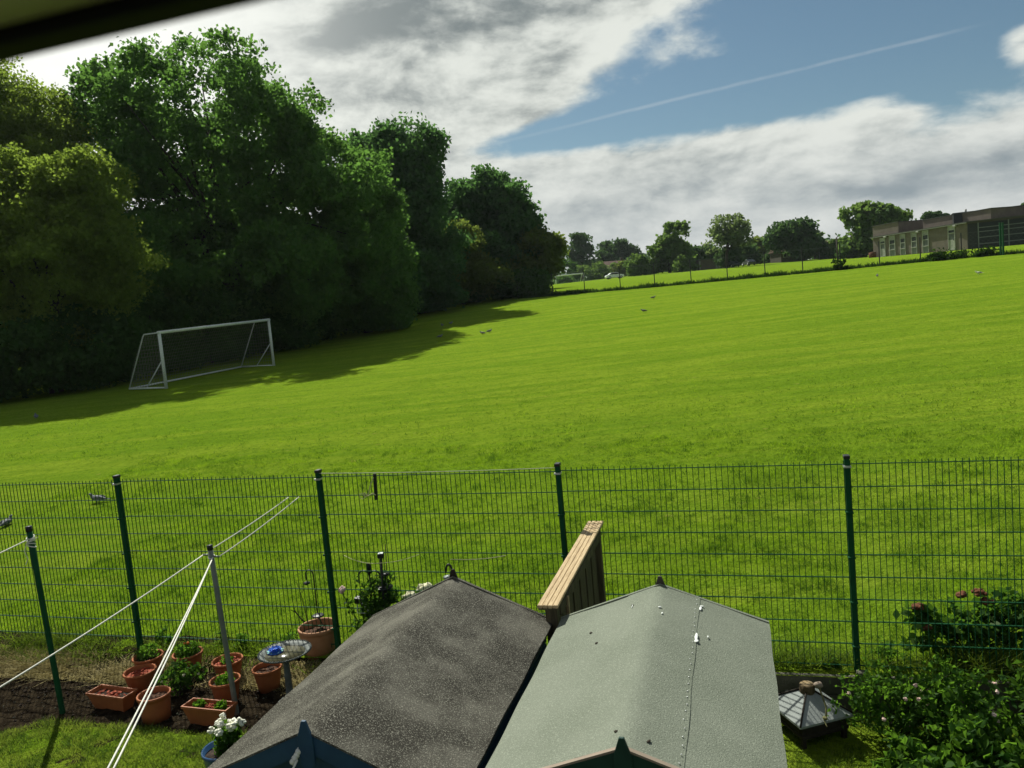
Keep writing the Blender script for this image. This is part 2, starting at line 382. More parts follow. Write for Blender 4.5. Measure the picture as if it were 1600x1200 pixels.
leafm('weed_far', (.016, .040, .010), (.035, .065, .014), .3, (.04, .09, .01))
leafm('straw_blade', (.30, .25, .11), (.42, .35, .17), .35, (.36, .30, .12))

# ------------------------------------------------------------------ ground shape
FA = -.278
EU = np.array([math.cos(FA), math.sin(FA), 0]); EV = np.array([-math.sin(FA), math.cos(FA), 0]); FO = np.array([2.791, 6.556, 0])
def G(u, v, z=0.): return FO+EU*u+EV*v+np.array([0, 0, z])
def to_uv(P): d = np.asarray(P)-FO; return d@EU, d@EV
ctrl = [(*G(u, 0)[:2], -.06 if u < -6 else -.02) for u in (-20, -12.65, -7.59, -5.06, -2.53, 0, 2.53, 8, 16)]
ctrl += [tuple(at_d(260, 607, 34)), tuple(at_d(428, 572, 41)), (4.52, 67.38, 4.24), (36.73, 57.33, 4.13), (29.6, 61.4, 4.2), (53.3, 115, 6.2), (56.7, 97, 5.7),
         (12, 205, 8.3), (37, 180, 8.7), (100, 110, 5.8), (90, 50, 4.3), (-45, 40, 1.2), (-45, 80, 3.5), (-60, 200, 7), (150, 200, 8.5), (-200, 420, 10), (0, 420, 10.5), (250, 420, 10.5),
         (60, 20, 1.8), (-60, 5, -.5), (-150, 100, 3)]
TC = np.array(ctrl); tn = len(TC)
def phi(r): return np.where(r > 0, r*r*np.log(r+1e-9), 0)
_A = np.zeros((tn+3, tn+3)); _A[:tn, :tn] = phi(np.linalg.norm(TC[:, None, :2]-TC[None, :, :2], axis=2)/50)+np.eye(tn)*1e-3
_A[:tn, tn] = 1; _A[:tn, tn+1:] = TC[:, :2]; _A[tn, :tn] = 1; _A[tn+1:, :tn] = TC[:, :2].T
TW = np.linalg.solve(_A, np.r_[TC[:, 2], 0, 0, 0])
def H(x, y):
    x = np.asarray(x, float); y = np.asarray(y, float)
    r = np.sqrt((x[..., None]-TC[:, 0])**2+(y[..., None]-TC[:, 1])**2)/50
    h = phi(r)@TW[:tn]+TW[tn]+TW[tn+1]*x+TW[tn+2]*y
    R_ = np.sqrt(x*x+y*y); k = np.clip((R_-330)/200, 0, 1)
    return h*(1-k)+10.5*k
def hit(px, py):
    d = ray(px, py); D = 5*1.002**np.arange(2200); P = cO+d*D[:, None]
    s = P[:, 2]-H(P[:, 0], P[:, 1]); i = int(np.argmax(s < 0)); return np.array([P[i, 0], P[i, 1], H(P[i, 0], P[i, 1])])
def on_field(px, D):
    """point on the field at depth D, in the direction of image column px"""
    P = at_d(px, 470, D); return np.array([P[0], P[1], float(H(P[0], P[1]))])

def field_material():
    m = bpy.data.materials.new('field_grass'); m.use_nodes = True; t = m.node_tree; q = NG(t); b = t.nodes['Principled BSDF']
    v = q.n('ShaderNodeTexCoord').outputs['Object']
    big = q.noise(v, .16, 5, .6); mid = q.noise(v, 1.3, 5, .6); fine_ = q.noise(v, 14., 6, .65)
    mp = q.n('ShaderNodeMapping'); t.links.new(v, mp.inputs[0]); mp.inputs['Rotation'].default_value = (0, 0, .06); mp.inputs['Scale'].default_value = (.05, 1.25, 1)
    st = q.noise(mp.outputs[0], .9, 4, .6); mp2 = q.n('ShaderNodeMapping'); t.links.new(v, mp2.inputs[0]); mp2.inputs['Location'].default_value = (7, 3, 0); mp2.inputs['Scale'].default_value = (.22, 1.6, 1); st2 = q.noise(mp2.outputs[0], 1.1, 5, .62)
    c = q.mix(q.sstep(big, .3, .7), (.205, .312, .020), (.162, .275, .018))
    c = q.mix(q.sstep(st, .40, .60), c, (.240, .335, .026)); c = q.mix(q.m('MULTIPLY', q.sstep(st2, .46, .66), .5), c, (.125, .225, .014))
    c = q.mix(q.m('MULTIPLY', q.sstep(mid, .42, .70), .42), c, (.140, .235, .016))
    clump = q.noise(v, 4.6, 6, .68)
    c = q.mix(q.m('MULTIPLY', q.sstep(clump, .48, .66), .5), c, (.100, .180, .010))  # mid and clump tones paint the shadows between tufts into the turf
    c = q.mix(q.m('MULTIPLY', q.sstep(fine_, .48, .68), .75), c, (.090, .165, .010))
    c = q.mix(q.m('MULTIPLY', q.sstep(q.noise(v, 2.6, 4), .66, .76), .5), c, (.33, .30, .07))
    t.links.new(c, b.inputs['Base Color']); b.inputs['Roughness'].default_value = 1.; b.inputs['Specular IOR Level'].default_value = .0
    bn = q.n('ShaderNodeBump'); bn.inputs['Strength'].default_value = 1.0; bn.inputs['Distance'].default_value = .10
    hh = q.m('ADD', q.m('ADD', q.noise(v, 18., 6, .7), q.m('MULTIPLY', mid, .8)), q.m('MULTIPLY', clump, 1.2)); t.links.new(hh, bn.inputs['Height']); t.links.new(bn.outputs[0], b.inputs['Normal'])
    MATS['field_grass'] = m
    m2 = m.copy(); m2.name = 'lawn_grass'; MATS['lawn_grass'] = m2
field_material()
def grid_mesh(name, us, vs, zf, mat):
    uu, vv = np.meshgrid(us, vs); P = FO+uu[..., None]*EU+vv[..., None]*EV
    P[..., 2] = zf(P[..., 0], P[..., 1], uu, vv); nu, nv = len(us), len(vs)
    i = np.arange(nu*nv).reshape(nv, nu); Fc = np.stack([i[:-1, :-1], i[:-1, 1:], i[1:, 1:], i[1:, :-1]], -1).reshape(-1, 4)
    return npmesh(name, P.reshape(-1, 3), Fc, mat, None, True)
us = np.r_[-700, -500, -300, -200, np.arange(-150, -30, 5), np.arange(-30, 45, 1.0), np.arange(45, 160, 5), 200, 300, 500, 700]
vs = np.r_[np.arange(-.12, 8, .25), np.arange(8, 30, .6), np.arange(30, 120, 2), np.arange(120, 320, 8), 350, 400, 500, 700]
def zfield(x, y, u, v):
    n_ = .022*np.sin(x*3.1+y*1.7)*np.cos(y*2.3-x*1.1)+.012*np.sin(x*7.3+2*np.sin(y*3))*np.sin(y*8.1)+.03*np.sin(x*.9+1)*np.sin(y*.8)
    return H(x, y)+n_*np.clip(v/1.5, 0, 1)*(v < 40)
fo_ = grid_mesh('field', us, vs, zfield, 'field_grass'); tag(fo_, kind='structure')
# garden ground, both sides of the timber divider
def zgl(u, v): return np.where(v > -.55, -.06+(v+.0)*.16, -.148)
def soil_z(x, y, u, v):
    n_ = .020*np.sin(x*9+y*5)*np.sin(y*11-x*3)+.012*np.sin(x*23+2)*np.sin(y*27)
    return zgl(u, v)+n_
tag(grid_mesh('soil_bed', np.arange(-14, -2.15, .07), np.r_[np.arange(-4.2, .3, .06)], soil_z, 'soil'), kind='structure')
LZ = -.13
def lawn_outline_u(v): return v
# left lawn: a sheet with a soft curved border, laid a little above the soil
def left_lawn():
    us_ = np.linspace(-7.95, -3.9, 60); vs_ = np.linspace(0, 1, 40); V = []; 
    for u in us_:
        top = -1.40+.03*math.sin(u*3)+.02*math.sin(u*7+1)-(max(0, -7.35-u)*1.25)**1.3*.9
        for s_ in vs_: 
            v = top*(1-s_)+(-6.0)*s_
            V.append(G(u, v, LZ+.012*math.sin(u*5)*math.sin(v*6)-.03*(s_ < .01)))
    i = np.arange(60*40).reshape(60, 40); Fc = np.stack([i[:-1, :-1], i[1:, :-1], i[1:, 1:], i[:-1, 1:]], -1).reshape(-1, 4)
    o = npmesh('lawn', V, Fc[:, ::-1], 'lawn_grass', None, True); tag(o, kind='structure')
    return us_
left_lawn()
RZ = -.32
tag(grid_mesh('back_lawn', np.arange(-2.15, 8.1, .25), np.arange(-7, -.05, .2), lambda x, y, u, v: RZ+.015*np.sin(u*4)*np.sin(v*5), 'lawn_grass'), kind='structure')
tag(grid_mesh('ground', np.r_[-700, -400, -100, np.arange(-40, 41, 8), 100, 400, 700], np.r_[-700, -400, -100, -30, np.arange(-12, 0, 2), -.2], lambda x, y, u, v: -.62+0*u, 'soil'), kind='structure')

# ------------------------------------------------------------------ air
HAZE = .00011
hm = bpy.data.materials.new('haze'); hm.use_nodes = True; hm.node_tree.nodes.clear(); q_ = NG(hm.node_tree)
ho = q_.n('ShaderNodeOutputMaterial'); hv = q_.n('ShaderNodeVolumePrincipled'); hv.inputs['Color'].default_value = (.80, .88, .92, 1); hv.inputs['Density'].default_value = HAZE; hv.inputs['Anisotropy'].default_value = .3
hm.node_tree.links.new(hv.outputs[0], ho.inputs['Volume']); MATS['haze'] = hm
hb_ = MB().box((0, 0, 16.5), (2100, 2100, 37)).build('haze', 'haze'); tag(hb_, 'faint haze in the air over the gardens and the fields', 'haze', kind='stuff')

# ------------------------------------------------------------------ grass blades
def blades(name, P, h, w, mat, lean=.5):
    N = len(P); th = rng.uniform(0, 2*math.pi, N); d = np.stack([np.cos(th), np.sin(th), 0*th], 1)
    hh = h*rng.uniform(.5, 1.25, (N, 1)); ww = w*rng.uniform(.7, 1.3, (N, 1))
    l = rng.normal(size=(N, 3))*lean; l[:, 2] = 0
    tip = P+np.array([0, 0, 1.])*hh+l*hh
    V = np.stack([P-d*ww/2, P+d*ww/2, tip], 1).reshape(-1, 3)
    return npmesh(name, V, np.arange(N*3).reshape(N, 3), mat)
def scatter(n, u0, u1, v0, v1):
    u = rng.uniform(u0, u1, n); v = rng.uniform(v0, v1, n); P = FO+u[:, None]*EU+v[:, None]*EV; return P, u, v
def patchy(P, s, ph): return .5+.5*np.sin(P[:, 0]*s+ph+1.7*np.sin(P[:, 1]*s*.8))*np.cos(P[:, 1]*s*1.3+ph)
Ps = []
for n, u0, u1, v0, v1, h, w in ((230000, -10.5, 3.0, .0, 4.5, .052, .0065), (150000, -15, 5, 4.5, 9, .050, .010), (90000, -24, 9, 9, 18, .046, .018)):
    P, u, v = scatter(n, u0, u1, v0, v1)
    P[:, 2] = zfield(P[:, 0], P[:, 1], u, v)
    k = rng.uniform(size=n) < (.35+.65*patchy(P, 2.3, 0)*(.4+.6*patchy(P, 7.1, 2)))*np.clip((17.5-v)/10, 0, 1)
    Ps.append((P[k], h, w))
Vs = []; 
o = None
def lumpy(P):
    x, y = P[:, 0], P[:, 1]
    a_ = np.sin(x*5.1+1.3*np.sin(y*4.3))*np.sin(y*6.2+1.1*np.sin(x*3.7)); b_ = np.sin(x*13+y*5+2*np.sin(y*9))*np.cos(y*15-x*4); c_ = np.sin(x*1.9+.7)*np.sin(y*2.3+1.2*np.sin(x*1.1))
    return .9+.42*a_+.30*b_+.25*c_
def blades_multi(name, groups, mat, lean=.6):
    VV = []
    for P, h, w in groups:
        N = len(P); th = rng.uniform(0, 2*math.pi, N); d = np.stack([np.cos(th), np.sin(th), 0*th], 1)
        hh = h*rng.uniform(.5, 1.3, (N, 1))*np.clip(lumpy(P), .25, 2)[:, None]; ww = w*rng.uniform(.7, 1.3, (N, 1)); l = rng.normal(size=(N, 3))*lean; l[:, 2] = 0
        VV.append(np.stack([P-d*ww/2, P+d*ww/2, P+np.array([0, 0, 1.])*hh+l*hh], 1).reshape(-1, 3))
    V = np.concatenate(VV); return npmesh(name, V, np.arange(len(V)).reshape(-1, 3), mat)
o = blades_multi('grass', Ps, 'grass_blade'); tag(o, 'short mown grass of the playing field beyond the mesh fence', 'grass', kind='stuff')
# lawn blades
gl_ = []
P, u, v = scatter(70000, -7.9, -4.0, -3.6, -1.42); P[:, 2] = LZ
top = -1.40+.03*np.sin(u*3)-(np.maximum(0, -7.35-u)*1.25)**1.3*.9
P = P[(v < top+.03)]; gl_.append((P, .04, .006))
P, u, v = scatter(26000, -.75, 2.2, -2.2, -.06); P[:, 2] = RZ; gl_.append((P, .035, .006))
o = blades_multi('lawn_blades', gl_, 'grass_lawn'); tag(o, 'short garden lawn grass in front of the planting beds', 'grass', kind='stuff')
# rough grass and straw along the foot of the fence
gl_ = []
P, u, v = scatter(22000, -11, -2.4, -.40, .16); P[:, 2] = np.where(v > -.02, -.05, zgl(u, v))
k = rng.uniform(size=len(P)) < np.where(v > -.1, .9, .55)*patchy(P, 3.1, 1)*np.where(u < -6.6, 1, .35); gl_.append((P[k], .13, .011))
P, u, v = scatter(5000, -2.2, 3, -.04, .2); P[:, 2] = 0; gl_.append((P[rng.uniform(size=len(P)) < .25+.75*patchy(P, 4, 1)], .16, .008))
o = blades_multi('rough_grass', gl_, 'grass_long', 1.0); tag(o, 'long uncut green grass along the foot of the mesh fence', 'grass', kind='stuff')
P, u, v = scatter(30000, -10.5, -4.6, -.66, -.14); P[:, 2] = zgl(u, v)+.01
k = rng.uniform(size=len(P)) < patchy(P, 3.7, 3)*np.where(u < -6.9, 1, .6)
o = blades_multi('dry_grass', [(P[k], .06, .011)], 'straw_blade', 1.8); tag(o, 'dry yellow cut grass lying on the bed below the fence', 'dry grass', kind='stuff')
mb = MB()
for _ in range(700):
    u, v = random.uniform(-9.5, -3.9), random.uniform(-1.9, -.3)
    if v < -1.35 and u > -7.6: continue
    z = float(zgl(np.array(u), np.array(v))); r = random.choice((.006, .008, .010, .016))
    mb.ball(G(u, v, z+r*.3), r, 6, 4, (1, 1, .7), .25)
tag(mb.build('soil_clods', 'pot_soil'), 'loose crumbs of dark soil scattered on the bed', 'soil', kind='stuff')
mb = MB()
for _ in range(160):
    u, v = random.uniform(-9.5, -4.5), random.uniform(-1.4, -.5); z = float(zgl(np.array(u), np.array(v))); r = random.choice((.005, .007, .010))
    mb.ball(G(u, v, z+r*.3), r, 6, 4, (1, 1, .7), .25)
tag(mb.build('pebbles', 'concrete'), 'small pale pebbles scattered over the dark soil bed', 'pebbles', kind='stuff')

# ------------------------------------------------------------------ trees and shrubs
def ell(px, py, hw, hh, D, ry=None):
    c = at_d(px, py, D); k = D/FPX; return (c, np.array([hw*k, (ry or hw)*k, hh*k]))
def tree(name, ells, base, ncl, per, rcl, L, Wd, leaf, tr, label, cat='tree', group=None, shell=.5, zmin=None, limbs=14, flat=.8, mat_bark='bark', fill=7):
    base = np.array(base, float)
    P, cl = bough_pts(ells, ncl, per, rcl, shell, (base[2]+.15) if zmin is None else zmin, fill)
    r = empty(name, base, label, cat, group)
    V, Fc = leaf_mesh(P-base, L, Wd, .2); npmesh('crown', V, Fc, leaf, r)
    mb = MB(); c0 = ells[0][0]-base; topz = max(e[0][2]+e[1][2]*.75 for e in ells)-base[2]
    lx = np.array([c0[0]*.8, c0[1]*.8, topz*.9]); trunk = [np.array([0, 0, -.3]), np.array([0, 0, topz*.15]), lx*.33*np.array([.6, .6, 1]), lx*.6, lx*.85]
    mb.tube(trunk, [tr*1.25, tr, tr*.85, tr*.55, tr*.2], 9)
    for i in range(limbs):
        q = cl[rng.integers(len(cl))]-base; s_ = rng.uniform(.22, .6); st = lx*s_*np.array([.75, .75, 1]); md = st*.5+q*.5+np.array([0, 0, .08*topz*rng.uniform(-.4, 1)])
        rr = tr*(.5-.45*s_); mb.tube([st, md, q], [rr, rr*.6, rr*.15], 5)
    mb.build('trunk', mat_bark, r); return r
def base_at(px, D, dx=0., dy=0.):
    p = on_field(px, D); p[0] += dx; p[1] += dy; p[2] = float(H(p[0], p[1]))-.05; return p
TG = 'trees along the left edge of the field'
tree('maple_tree', [ell(325, 285, 215, 250, 50), ell(310, 230, 175, 190, 50), ell(465, 350, 150, 205, 51), ell(200, 300, 95, 190, 50), ell(370, 430, 210, 120, 50)], base_at(370, 51), 3000, 62, .95, .27, .21, 'leaf_maple', .42,
     'largest broad maple with a dense dome of dark green leaves, rising behind the football goal', 'tree', TG, .50, limbs=60, fill=30)
tree('birch_tree', [ell(115, 340, 92, 112, 37), ell(40, 420, 150, 170, 37), ell(172, 420, 60, 90, 36.5), ell(130, 290, 60, 62, 37), ell(20, 300, 70, 70, 37)], base_at(70, 38), 1500, 72, .72, .19, .13, 'leaf_yellow', .22,
     'rounded yellow green tree at the left edge, in front of the big maple', 'tree', TG, .4, limbs=16)
tree('ash_tree', [ell(15, 190, 80, 108, 45), ell(70, 215, 62, 95, 45), ell(-60, 280, 150, 200, 45), ell(80, 310, 85, 150, 45)], base_at(0, 45.5), 2000, 42, .85, .21, .13, 'leaf_yellow', .25,
     'tall thin leaved tree at the top left corner, sky showing through its crown', 'tree', TG, .35, limbs=22)
tree('beech_tree', [ell(556, 300, 48, 70, 54), ell(575, 380, 70, 120, 54), ell(590, 450, 65, 90, 54), ell(530, 440, 60, 100, 53)], base_at(570, 55), 900, 70, .9, .28, .21, 'leaf_maple', .28,
     'mid height green tree tucked against the right side of the big maple', 'tree', TG, .45)
tree('sycamore_tree', [ell(640, 242, 64, 74, 65), ell(592, 242, 42, 44, 65), ell(655, 350, 72, 105, 65), ell(640, 430, 90, 80, 65)], base_at(655, 66.5), 1000, 62, 1.1, .36, .28, 'leaf_dark', .38,
     'dark pointed tree right of the big maple, second tallest of the row', 'tree', TG, .45)
tree('lime_tree', [ell(722, 335, 38, 62, 76), ell(757, 310, 46, 48, 76), ell(792, 348, 48, 60, 76), ell(818, 385, 36, 52, 76), ell(770, 410, 75, 60, 76)], base_at(775, 78), 1000, 60, 1.15, .40, .30, 'leaf_dark', .35,
     'dark rounded tree at the far end of the row, lower than the pointed one', 'tree', TG, .45)
tree('hawthorn_tree', [ell(720, 405, 50, 62, 70), ell(735, 440, 60, 35, 70)], base_at(725, 72), 230, 70, .9, .32, .24, 'leaf_olive', .16,
     'small olive green tree with bronze leaf tips, in front of the far dark trees', 'tree', TG, .4)
tree('elder_tree', [ell(846, 396, 30, 50, 74), ell(822, 432, 38, 35, 73), ell(864, 396, 22, 36, 75)], base_at(846, 74.5), 200, 70, .85, .32, .24, 'leaf_olive', .14,
     'small bushy tree with brownish top, last of the left row beside the far fence', 'tree', TG, .35)
# undergrowth below the trees
SHR = [(-60, 560, 100, 95, 35), (60, 560, 95, 75, 36.5), (150, 540, 75, 70, 38), (235, 520, 70, 75, 42), (320, 500, 75, 75, 45), (400, 500, 70, 65, 48), (470, 492, 60, 60, 52), (535, 480, 60, 60, 56), (600, 468, 52, 48, 61), (660, 455, 50, 42, 67), (720, 452, 45, 30, 72), (785, 450, 42, 28, 72), (832, 455, 20, 15, 71)]
SL = ['dark leafy undergrowth at the far left edge of the photo', 'dark leafy bush under the yellow green tree, left of the goal', 'dark leafy bush directly behind the left goal post', 'dark leafy bush behind the middle of the goal net, under the big maple',
      'dark leafy bush behind the right half of the goal', 'dark leafy bush just right of the right goal post', 'dark leafy bush at the right foot of the big maple', 'dark leafy bush where the tree shadow is widest', 'dark leafy bush at the foot of the pointed dark tree',
      'dark leafy bush between the pointed tree and the olive tree', 'low dark bush at the foot of the olive green tree', 'low dark bush under the far rounded tree', 'low dark bush touching the left end of the far fence']
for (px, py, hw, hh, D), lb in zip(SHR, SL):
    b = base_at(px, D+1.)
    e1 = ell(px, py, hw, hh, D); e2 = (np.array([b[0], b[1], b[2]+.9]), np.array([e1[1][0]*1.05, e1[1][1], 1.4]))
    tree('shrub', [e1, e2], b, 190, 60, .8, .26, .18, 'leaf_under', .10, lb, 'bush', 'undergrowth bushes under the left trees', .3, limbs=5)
# a deeper belt behind that closes the view through the row
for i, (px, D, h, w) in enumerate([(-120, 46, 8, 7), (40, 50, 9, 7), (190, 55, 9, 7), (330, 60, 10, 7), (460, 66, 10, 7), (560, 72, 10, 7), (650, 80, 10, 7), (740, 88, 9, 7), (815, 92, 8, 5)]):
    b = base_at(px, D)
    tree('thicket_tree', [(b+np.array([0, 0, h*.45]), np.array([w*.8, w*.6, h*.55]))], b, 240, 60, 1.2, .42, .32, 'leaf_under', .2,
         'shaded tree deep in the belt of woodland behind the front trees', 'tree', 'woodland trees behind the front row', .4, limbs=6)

FG = 'trees across the far side of the second field'
def far_tree(name, ells, px, D, leaf, label, ncl=150, per=45, cat='tree', L=.8, rcl=1.5, group=FG, shell=.45, zmin=None):
    return tree(name, ells, base_at(px, D), ncl, per, rcl, L, L*.75, leaf, .3, label, cat, group, shell, limbs=8, zmin=zmin)
far_tree('oak_tree', [ell(911, 388, 24, 28, 235), ell(915, 412, 30, 26, 235)], 913, 236, 'leaf_far_dark', 'dark round tree beside the left row, left end of the far tree line', 170)
far_tree('oak_tree', [ell(946, 392, 20, 18, 240), ell(944, 412, 24, 24, 240)], 946, 241, 'leaf_far_dark', 'dark tree second from the left in the far tree line, above the small house', 140)
far_tree('oak_tree', [ell(962, 387, 17, 17, 245), ell(968, 402, 22, 20, 245)], 966, 246, 'leaf_far_dark', 'dark pointed tree standing directly over the small house roof', 140)
far_tree('oak_tree', [ell(988, 395, 17, 14, 245), ell(990, 408, 22, 16, 245)], 990, 246, 'leaf_far_dark', 'low dark tree right of the house roof in the far line', 120)
far_tree('ash_tree', [ell(1048, 380, 28, 30, 150), ell(1062, 398, 30, 24, 150), ell(1036, 400, 22, 28, 150)], 1050, 150, 'leaf_far', 'open mid green tree left of the pale poplar in the far line', 190, rcl=1.2)
far_tree('poplar_tree', [ell(1140, 360, 30, 28, 140), ell(1128, 380, 22, 22, 140), ell(1158, 378, 20, 20, 140)], 1139, 140, 'leaf_far_pale', 'tall pale grey green poplar with sky showing through its crown', 260, 16, L=.55, rcl=1.0, shell=.25, zmin=9.5)
far_tree('oak_tree', [ell(1240, 368, 32, 26, 150), ell(1216, 380, 24, 18, 150), ell(1258, 384, 26, 20, 150)], 1258, 151, 'leaf_far_dark', 'broad dark dome shaped tree between the poplar and the school', 210)
far_tree('poplar_tree', [ell(1279, 372, 8, 16, 190), ell(1274, 388, 11, 16, 190)], 1277, 191, 'leaf_far', 'narrow upright tree beside the dark dome shaped tree', 90, L=.6, rcl=.8)
far_tree('chestnut_tree', [ell(1362, 342, 34, 28, 128), ell(1385, 352, 32, 30, 128), ell(1342, 372, 24, 34, 128), ell(1375, 380, 40, 24, 128)], 1365, 129, 'leaf_far', 'large bright green tree rising behind the left end of the school', 330, rcl=1.3)
far_tree('round_tree', [ell(1309, 388, 16, 14, 150)], 1309, 150, 'leaf_far', 'small round topped tree between the narrow tree and the school', 90, rcl=.9)
far_tree('willow_tree', [ell(1188, 394, 18, 14, 175), ell(1200, 402, 22, 12, 175)], 1192, 175, 'leaf_olive', 'low yellowish tree between the poplar and the dark dome tree', 100)
far_tree('dark_tree', [ell(1092, 402, 28, 12, 170)], 1092, 171, 'leaf_far_dark', 'low dark tree behind the brick hut', 100)
far_tree('dark_tree', [ell(1160, 398, 16, 14, 160)], 1160, 161, 'leaf_far_dark', 'low dark tree at the right foot of the pale poplar', 90)
far_tree('oak_tree', [ell(1449, 339, 6, 5, 160), ell(1450, 345, 5, 6, 160)], 1449, 160, 'leaf_far_dark', 'small ragged treetop seen over the school roof, left one', 50, L=.5, rcl=.5, zmin=11)
far_tree('clipped_tree', [ell(1465, 337, 5, 6, 160)], 1465, 160, 'leaf_far_dark', 'square clipped treetop seen over the school roof, middle one', 50, L=.5, rcl=.4, zmin=11)
far_tree('clipped_tree', [ell(1475, 338, 3, 4, 160)], 1475, 160, 'leaf_far_dark', 'tiny treetop seen over the school roof, right one', 30, L=.5, rcl=.3, zmin=11)
far_tree('oak_tree', [ell(1606, 326, 10, 12, 150)], 1606, 150, 'leaf_far_dark', 'dark treetop at the right edge of the photo above the school roof', 60, L=.5, rcl=.7, zmin=11)
BL = [(925, 424, 22, 11, 216, 'leaf_far', 'round light green bush behind the distant goal, left one'), (953, 421, 16, 9, 216, 'leaf_far', 'round light green bush left of the white car, right of another like it'), (975, 420, 16, 9, 214, 'leaf_olive', 'olive bush directly behind the white car'),
      (995, 414, 16, 13, 150, 'leaf_far', 'green bush right of the small house'), (1020, 418, 18, 12, 150, 'leaf_far', 'green bush at the left foot of the open mid green tree'), (1068, 416, 14, 9, 145, 'leaf_far', 'bright green bush left of the brick hut'),
      (1300, 400, 20, 8, 150, 'leaf_far_dark', 'low dark bush left of the school, by the tall post'), (1220, 402, 30, 9, 165, 'leaf_far_dark', 'long dark bush under the dome shaped tree'), (1335, 398, 14, 9, 130, 'leaf_far_dark', 'dark bush at the left wall of the school'), (882, 420, 22, 28, 222, 'leaf_under', 'tall dark bush closing the end of the left tree row'), (1140, 402, 14, 14, 141, 'leaf_far_dark', 'dark bush round the trunk of the pale poplar')]
for px, py, hw, hh, D, lf, lb in BL:
    b = base_at(px, D+1); e = ell(px, py, hw, hh, D)
    tree('bush', [e, (np.array([b[0], b[1], b[2]+.8]), np.array([e[1][0], e[1][1]*.7, 1.1]))], b, 80, 40, 1.0, .5, .38, lf, .12, lb, 'bush', 'bushes beyond the far fence', .3, limbs=3)
# far wood on the skyline
P = []
for i in range(1500):
    a_ = rng.uniform(-.75, .95); R_ = rng.uniform(235, 300); P.append([R_*math.sin(a_), R_*math.cos(a_), 0])
P = np.array(P); P[:, 2] = H(P[:, 0], P[:, 1])+rng.uniform(0, 1, len(P))**.7*(3.6+1.6*np.sin(P[:, 0]*.07)+np.sin(P[:, 0]*.23))
Q = (P[:, None, :]+rng.normal(size=(len(P), 22, 3))*np.array([2, 2, 1.0])).reshape(-1, 3)
V, Fc = leaf_mesh(Q, 1.3, 1.0, .2); tag(npmesh('distant_wood', V, Fc, 'leaf_far_dark'), 'dark band of distant woodland along the skyline beyond all the fields', 'woodland', kind='stuff')


# ------------------------------------------------------------------ green mesh fence
PT = 2.53
def row_top(u): return 1.835-.0066*u
fen = empty('mesh_fence', FO, 'tall green welded wire mesh fence with dark green posts dividing the gardens from the field', 'fence', None, FA)
pus = [PT*i for i in range(-6, 4)]
for u in pus:
    top = row_top(u)+.05
    p = MB().box((u, 0, (top-.35)/2), (.042, .066, top+.35)).build('post', 'fence_green', fen, .004)
    MB().box((u, 0, top+.010), (.052, .076, .030)).build('post_cap', 'cap_black', p, .005)
    for k in range(5):
        MB().box((u, -.012, row_top(u)-.01-.4*k-.01), (.060, .072, .016)).build('clip', 'fence_green' if k else 'galv', p)
for i in range(len(pus)-1):
    u0, u1 = pus[i]+.026, pus[i+1]-.026; mb = MB(); off = (0, .006, -.004, .003, 0, .002, -.003, .004, .012)[i]
    nw = 50; b0, b1 = row_top(pus[i])+off, row_top(pus[i+1])+off-.006
    for k in range(nw):
        u = u0+(u1-u0)*k/(nw-1); t = b0+(b1-b0)*k/(nw-1); j = random.uniform(-.0015, .0015)
        mb.box((u+j, 0, t+.03-.935), (.0055, .0055, 1.87))
    for k in range(10):
        dz = math.atan2(b1-b0, u1-u0)
        for sv in (-.0055, .0055):
            mb.box(((u0+u1)/2, sv, (b0+b1)/2-.2*k), (u1-u0+.03, .0058, .0058), M=Matrix.Rotation(-dz, 3, 'Y'))
    mb.build('mesh_panel', 'fence_green', fen)

# string and stick on the fence top
def garden(name, P, label, cat, group=None, rz=FA): return empty(name, P, label, cat, group, rz)
def stick_top(base, px, py):
    best = None
    for D in np.arange(2.5, 14, .01):
        P = at_d(px, py, D); e = math.hypot(P[0]-base[0], P[1]-base[1])
        if best is None or e < best[0]: best = (e, P)
    return best[1]
def catenary(a, b, sag, n=14): 
    a = np.array(a, float); b = np.array(b, float); return [a+(b-a)*t-np.array([0, 0, sag*4*t*(1-t)]) for t in np.linspace(0, 1, n)]
def line_thing(name, a, b, sag, r, mat, label, cat, group=None, extra=None):
    a = np.array(a, float); mb = MB()
    for (p, q, sg) in [(a, b, sag)]+(extra or []):
        mb.tube([x-a for x in catenary(p, q, sg)], r, 6)
    o = mb.build(name, mat); o.location = a; return tag(o, label, cat, group)
zt = row_top(-4.5)
line_thing('fence_string', G(-5.06, -.02, zt+.045), G(-2.53, -.02, row_top(-2.53)+.035), .012, .0032, 'twine_pale', 'thin pale cord stretched along the top edge of the mesh fence panel', 'cord')
st = at_z(585, 741, zt+.02); su, _v = to_uv(st); su = float(su)
o = MB().box((0, 0, -.11), (.032, .022, .27)).build('hanging_stick', 'black_metal', None, .003); o.location = G(su, -.035, zt); o.rotation_euler = (0, .05, FA)
tag(o, 'short black bar hanging from the top wire of the mesh fence', 'bar')
mb = MB(); a0 = Vector((0, 0, 0))
mb.tube([(-.01, 0, -.01), (-.05, -.01, -.09), (-.085, 0, -.17), (-.12, -.01, -.21), (-.15, 0, -.18), (-.13, .01, -.165), (-.10, 0, -.2), (-.03, -.01, -.17), (0, -.012, -.19)], .005, 5)
mb.tube([(-.16+.03*math.cos(t), .008*math.sin(2*t), -.20+.03*math.sin(t)) for t in np.linspace(0, 9, 26)], .0032, 5)
o = mb.build('tangled_cord', 'twine'); o.location = G(su, -.045, zt); o.rotation_euler = (0, 0, FA); tag(o, 'tangled grey cord dangling beside the black bar on the fence', 'cord')

